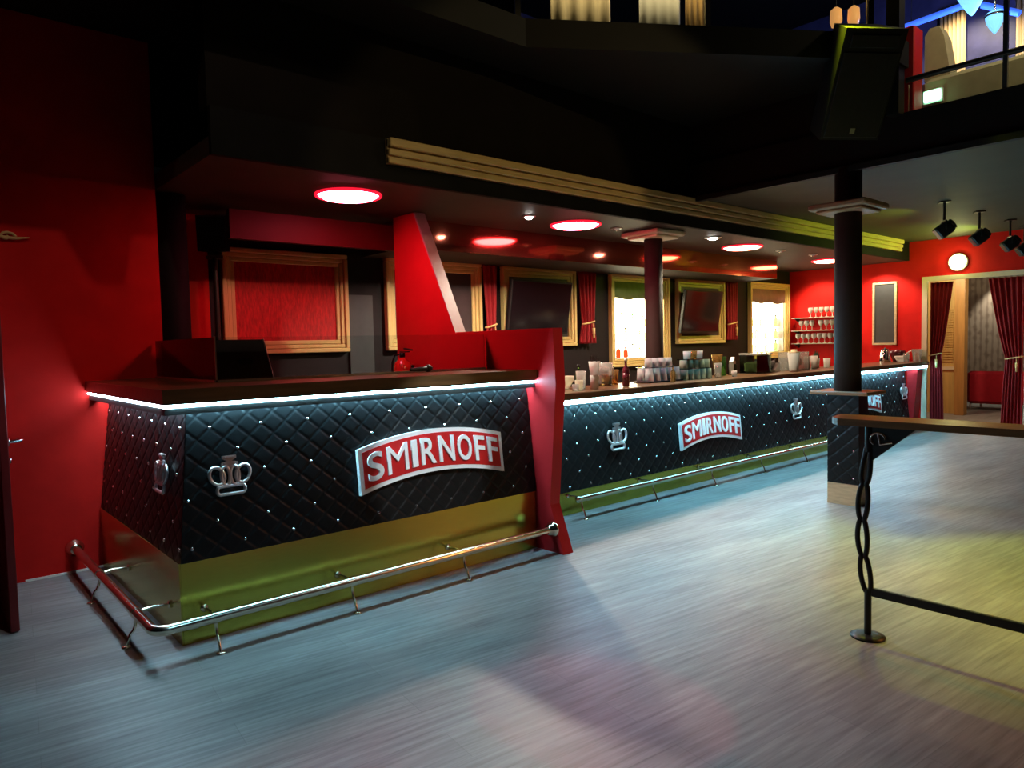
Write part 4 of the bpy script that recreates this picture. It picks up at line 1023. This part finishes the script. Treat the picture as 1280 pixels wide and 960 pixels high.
for (xx, yy) in ((-0.06, 0.36), (0.56, 0.36), (-0.06, -0.79), (0.56, -0.79)):
    MB().tube([(xx, yy, 0.0), (xx, yy, 0.125)], 0.02, 8).build('leg', M['chrome'], so_)

# ------------------------------------------------------------------ upstairs, seen over the balcony edges
# glass balustrade of the central gallery
ga, gb_ = Vector((3.60, 4.00, 3.705)), Vector((5.98, 2.47, 3.705))
dv = (gb_ - ga).normalized(); ang = math.atan2(dv.y, dv.x); Lg = (gb_ - ga).length
bal = empty('glass_balustrade', tuple(ga), ang, 'glass balustrade of the upper gallery straight ahead', 'balustrade')
for (a0, a1) in ((0.03, Lg * 0.52 - 0.02), (Lg * 0.52 + 0.02, Lg - 0.03)):
    MB().box(a0, a1, -0.005, 0.005, 0.01, 0.95).build('pane', M['pane'], bal)
MB().tube([(Lg * 0.52 + 0.03, 0.014, 0.012), (Lg - 0.04, 0.014, 0.012)], 0.008, 8).build('edge_glow_tube', M['blue_edge'], bal)  # added glowing tube stands for blue light along the pane's foot
for a0 in (0.0, Lg * 0.52, Lg):
    MB().box(a0 - 0.02, a0 + 0.02, -0.02, 0.02, 0.0, 1.0).build('post', M['black_metal'], bal)
MB().tube([(0, 0, 1.02), (Lg, 0, 1.02)], 0.022, 10).build('handrail', M['black_metal'], bal)
bl2 = empty('glass_balustrade', (-1.0, 3.93, 3.77), 0, 'glass balustrade at the far left of the upper gallery', 'balustrade')
MB().box(0, 4.5, -0.005, 0.005, 0.01, 0.95).build('pane', M['pane'], bl2)
for a0 in (0.0, 1.5, 3.0): MB().box(a0 - 0.02, a0 + 0.02, -0.02, 0.02, 0.0, 1.0).build('post', M['black_metal'], bl2)
# corner post of the two balconies
struct(MB().box(6.06, 6.17, 2.28, 2.38, 3.2, 5.2).build('trim_8', M['black_metal']))
# railing of the right balcony
rl = empty('balcony_railing', (6.18, 0, 3.22), 0, 'black handrail and glass panes along the right balcony', 'railing')
MB().tube([(0, 2.27, 0.25), (0, -6.5, 0.25)], 0.022, 10).build('handrail', M['black_metal'], rl)
for yy in (1.60, 0.4, -0.8):
    MB().box(-0.015, 0.015, yy - 0.015, yy + 0.015, 0, 0.9).build('post', M['alu'], rl)
MB().box(-0.004, 0.004, -6.4, 2.25, 0.005, 0.22).build('pane', M['pane'], rl)
# furniture upstairs
rb = tag(MB().box(-0.1, 0.1, -0.10, 0.10, 0, 0.97, bev=0.01).build('red_pillar_block', M['red_part'], None, (7.0, 2.57, 3.202)), 'dark red block standing behind the railing of the right balcony', 'block')
bq = empty('banquette', (7.3, 1.7, 3.203), 0, 'cream upholstered banquette behind the right balcony railing', 'banquette')
MB().box(0, 0.45, -3.0, 0.86, 0, 0.60, bev=0.04).build('seat', M['cream_fabric'], bq)
MB().prism([(0.86, 0.602), (0.86, 1.02), (0.82, 1.08), (0.74, 1.08), (0.70, 0.98), (0.64, 0.602)], 'x', 0.1, 0.3).build('side_wing', M['cream_fabric'], bq)
for i, (yy, ww) in enumerate(((3.60, 0.32), (2.65, 0.4), (1.6, 0.5))):
    nz = 1; vs = []; f = []; n = 24
    for zz in (3.25, 6.0):
        for j in range(n + 1):
            vs.append((11.45 + 0.04 * math.sin(j * 1.6), yy + ww * (j / n - 0.5), zz))
    for j in range(n): f.append((j, j + 1, n + 2 + j, n + 1 + j))
    o = MB().add(vs, f, True).build('drape', M['drape_up'])
    m_ = o.modifiers.new('thick', 'SOLIDIFY'); m_.thickness = 0.01
    tag(o, f'ochre drape on the upstairs wall, {ORD[i]} from the corner post', 'drape', 'upstairs drapes')
def chandelier(loc, s_, label):
    r = empty('chandelier', loc, 0, label, 'chandelier', 'blue lit crystal chandeliers upstairs')
    MB().lathe([(0, -0.30 * s_), (0.03 * s_, -0.27 * s_), (0.09 * s_, -0.18 * s_), (0.15 * s_, -0.06 * s_), (0.17 * s_, 0.06 * s_), (0.14 * s_, 0.12 * s_), (0, 0.13 * s_)], 14, smooth=False).build('crystal_bowl', M['crystal'], r)
    MB().lathe([(0.175 * s_, 0.04 * s_), (0.19 * s_, 0.06 * s_), (0.175 * s_, 0.08 * s_)], 18).build('ring', M['chrome'], r)
    MB().tube([(0, 0, 0.13 * s_), (0, 0, 6.6 - loc[2])], 0.008, 6).build('chain', M['chrome'], r)
chandelier((9.0, 2.65, 5.17), 0.95, 'large blue lit crystal chandelier upstairs at the top edge')
chandelier((8.4, 2.27, 4.56), 0.50, 'smaller blue lit crystal chandelier upstairs, lower and farther right')
def neon(p0, p1, label):
    r = empty('neon_tube', p0, 0, label, 'neon tube', 'blue neon tubes upstairs')
    d = Vector(p1) - Vector(p0)
    MB().tube([(0, 0, 0), tuple(d)], 0.036, 10).build('tube', M['blue_tube'], r)
    h = MB()
    for t in (0.1, 0.9):
        q_ = d * t; h.tube([tuple(q_ + Vector((0, 0, 0.037))), (q_.x, q_.y, 6.6 - p0[2])], 0.005, 6)
    h.build('hanger', M['black_metal'], r)
neon((9.6, 3.55, 5.24), (9.6, 2.78, 5.27), 'blue neon tube upstairs left of the large chandelier')
neon((9.6, 2.72, 5.20), (9.6, 2.36, 4.98), 'blue neon tube upstairs sloping down right of the large chandelier')
neon((9.6, 2.28, 4.98), (9.6, 1.6, 5.12), 'blue neon tube upstairs at the top right corner')
exs = empty('exit_light', (7.26, 2.44, 3.62), 0, 'small glowing green and white light behind the balcony railing', 'exit light')
MB().box(-0.03, 0.0, -0.07, 0.07, -0.05, 0.05, bev=0.008).build('lens', M['exit_light'], exs)
MB().box(0.001, 0.03, -0.08, 0.08, -0.06, 0.06).build('housing', M['paper_white'], exs)
MB().box(0.008, 0.022, -0.008, 0.008, -0.418, -0.061).build('stand', M['black_metal'], exs)
# warm curtains and partition seen through the central glass
for i, (x_, y_, w_, m_) in enumerate(((5.02, 4.70, 0.58, 'drape_up'), (5.62, 4.24, 0.40, 'cream'), (5.90, 4.02, 0.22, 'wood_post'))):
    o = MB()
    n = 30; vs = []; f = []
    for zz in (3.72, 6.0):
        for j in range(n + 1):
            t = (j / n - 0.5) * w_
            vs.append((x_ + dv.x * t + 0.004 * math.sin(j * 0.8), y_ + dv.y * t + 0.004 * math.sin(j * 0.8), zz))
    for j in range(n): f.append((j, j + 1, n + 2 + j, n + 1 + j))
    o = o.add(vs, f, True).build('drape', M[m_]); q_ = o.modifiers.new('thick', 'SOLIDIFY'); q_.thickness = 0.01
    tag(o, f'lit drape behind the central gallery glass, {ORD[i]} from left', 'drape', 'gallery drapes')

for i, (x_, y_) in enumerate(((7.47, 3.42), (7.58, 3.29))):
    r = empty('hanging_lantern', (x_, y_, 4.72), 0, ('left' if i == 0 else 'right') + ' one of two small orange lanterns behind the gallery glass', 'lantern', 'orange lanterns upstairs')
    MB().lathe([(0.045, -0.09), (0.06, -0.03), (0.055, 0.07), (0.02, 0.10)], 14).build('shade', M['lantern'], r)
    MB().tube([(0, 0, 0.10), (0, 0, 1.88)], 0.006, 6).build('hanger', M['black_metal'], r)
# unseen block added under the gallery edge, shaped to notch the light on the left wall
struct(MB().prism([(0.936, 3.566), (1.133, 3.566), (1.108, 3.413), (1.015, 3.413)], 'y', 3.83, 3.87).build('shadow_block', M['black_metal']))

# ------------------------------------------------------------------ lights
# house spot on the left wall; the gallery edge cuts its beam
spot((1.0, 2.3, 4.83), (1.25, 5.45, 1.2), (1.0, 0.78, 0.62), 62, 62, 0.6, 0.02)
# warm house light from the middle of the hall on the beam, the frames and the bar
spot((3.4, -1.5, 4.26), (3.7, 4.27, 2.25), (1.0, 0.76, 0.36), 200, 34, 0.25, 0.02)
# two white spots added to brighten the name boards
spot((2.9, -0.5, 4.6), (2.53, 3.62, 0.80), (0.84, 0.96, 1.0), 1050, 9.6, 0.5, 0.02)
spot((4.7, 0.6, 4.8), (6.32, 4.12, 0.52), (0.85, 0.96, 1.0), 720, 10.5, 0.5, 0.02)
# bluish and neutral stage lights on the dance floor
spot((2.0, -1.0, 5.0), (0.9, 1.7, 0), (0.28, 0.72, 1.0), 330, 46, 0.9, 0.05)
spot((4.6, 0.2, 5.2), (3.3, 2.7, 0), (0.75, 0.88, 1.0), 50, 44, 0.6, 0.03)
spot((5.6, 3.96, 3.5), (6.0, 3.2, 0), (0.18, 0.74, 1.0), 200, 58, 0.9, 0.03)
spot((1.0, -2.0, 5.0), (1.40, 1.42, 0), (1.0, 0.95, 0.90), 330, 11, 0.1, 0.02)
# green yellow light at the gallery edge and under the balcony
spot((5.27, 2.39, 4.2), (5.3, 0.95, 0), (0.64, 0.78, 0.010), 760, 64, 0.9, 0.03)
spot((11.0, 2.95, 2.45), (10.8, 4.25, 2.85), (0.62, 1.0, 0.04), 75, 120, 0.6, 0.03)
spot((8.75, 2.95, 2.45), (8.9, 4.25, 2.85), (0.55, 0.85, 0.04), 30, 110, 0.8, 0.03)
point((11.4, 3.6, 2.50), (0.80, 1.0, 0.30), 4, 0.08)
# magenta and orange wash
spot((3.0, -1.5, 5.0), (2.05, 1.86, 0), (1.0, 0.04, 0.14), 330, 8.5, 0.12, 0.02)
spot((4.0, -2.0, 5.0), (4.5, 2.1, 0), (1.0, 0.08, 0.16), 260, 12, 0.9, 0.05)
spot((6.0, -1.0, 2.75), (3.0, 0.9, 0), (1.0, 0.30, 0.06), 170, 70, 0.9, 0.02)
# passage
point((13.3, 4.55, 2.6), (1.0, 0.82, 0.50), 75, 0.1)
point((14.0, 3.2, 2.4), (1.0, 0.82, 0.60), 40, 0.1)
spot((16.8, 4.45, 2.65), (17.2, 4.4, 1.6), (1.0, 0.92, 0.75), 70, 80, 0.5, 0.05)
# upstairs
spot((10.6, 3.3, 6.3), (11.4, 3.4, 4.6), (1.0, 0.85, 0.6), 260, 80, 0.6, 0.05)
point((9.3, 2.6, 4.4), (0.25, 0.35, 1.0), 220, 0.15)
point((6.9, 1.4, 5.2), (1.0, 0.85, 0.5), 60, 0.1)
spot((5.2, 3.7, 6.3), (5.4, 4.7, 4.0), (1.0, 0.85, 0.55), 650, 80, 0.6, 0.1)
spot((7.6, 4.2, 6.2), (7.4, 5.2, 4.2), (0.25, 0.40, 1.0), 900, 100, 0.6, 0.1)

w = bpy.data.worlds.new('world'); scene.world = w; w.use_nodes = True
w.node_tree.nodes['Background'].inputs['Color'].default_value = (0.5, 0.45, 0.5, 1); w.node_tree.nodes['Background'].inputs['Strength'].default_value = 0.0015

# ------------------------------------------------------------------ camera
f_, cx, cy = 887.0, 640.0, 480.0
v1 = Vector((1025, 73, 887)).normalized(); v2 = Vector((-770, 32, 887)); v2 = (v2 - v1 * v1.dot(v2)).normalized(); v3 = v2.cross(v1)
if v3.y < 0: v3 = -v3
right = Vector((v1.x, v2.x, v3.x)); up = Vector((v1.y, v2.y, v3.y)); fwd = Vector((v1.z, v2.z, v3.z))
cam = bpy.data.cameras.new('camera'); co = bpy.data.objects.new('camera', cam); COL.objects.link(co)
cam.sensor_width = 36; cam.lens = f_ / 1280 * 36; cam.clip_end = 100; cam.clip_start = 0.05
co.matrix_world = Matrix(((right.x, up.x, -fwd.x, 0), (right.y, up.y, -fwd.y, 0), (right.z, up.z, -fwd.z, 1.45), (0, 0, 0, 1)))
scene.camera = co
vs_ = scene.view_settings
vs_.view_transform = 'Standard'; vs_.look = 'None'; vs_.exposure = 0.0; vs_.gamma = 1.0; vs_.use_curve_mapping = False
scene.cycles.max_bounces = 10; scene.cycles.transparent_max_bounces = 16; scene.cycles.transmission_bounces = 10
scene.cycles.caustics_reflective = False; scene.cycles.caustics_refractive = False
scene.cycles.sample_clamp_indirect = 4.0
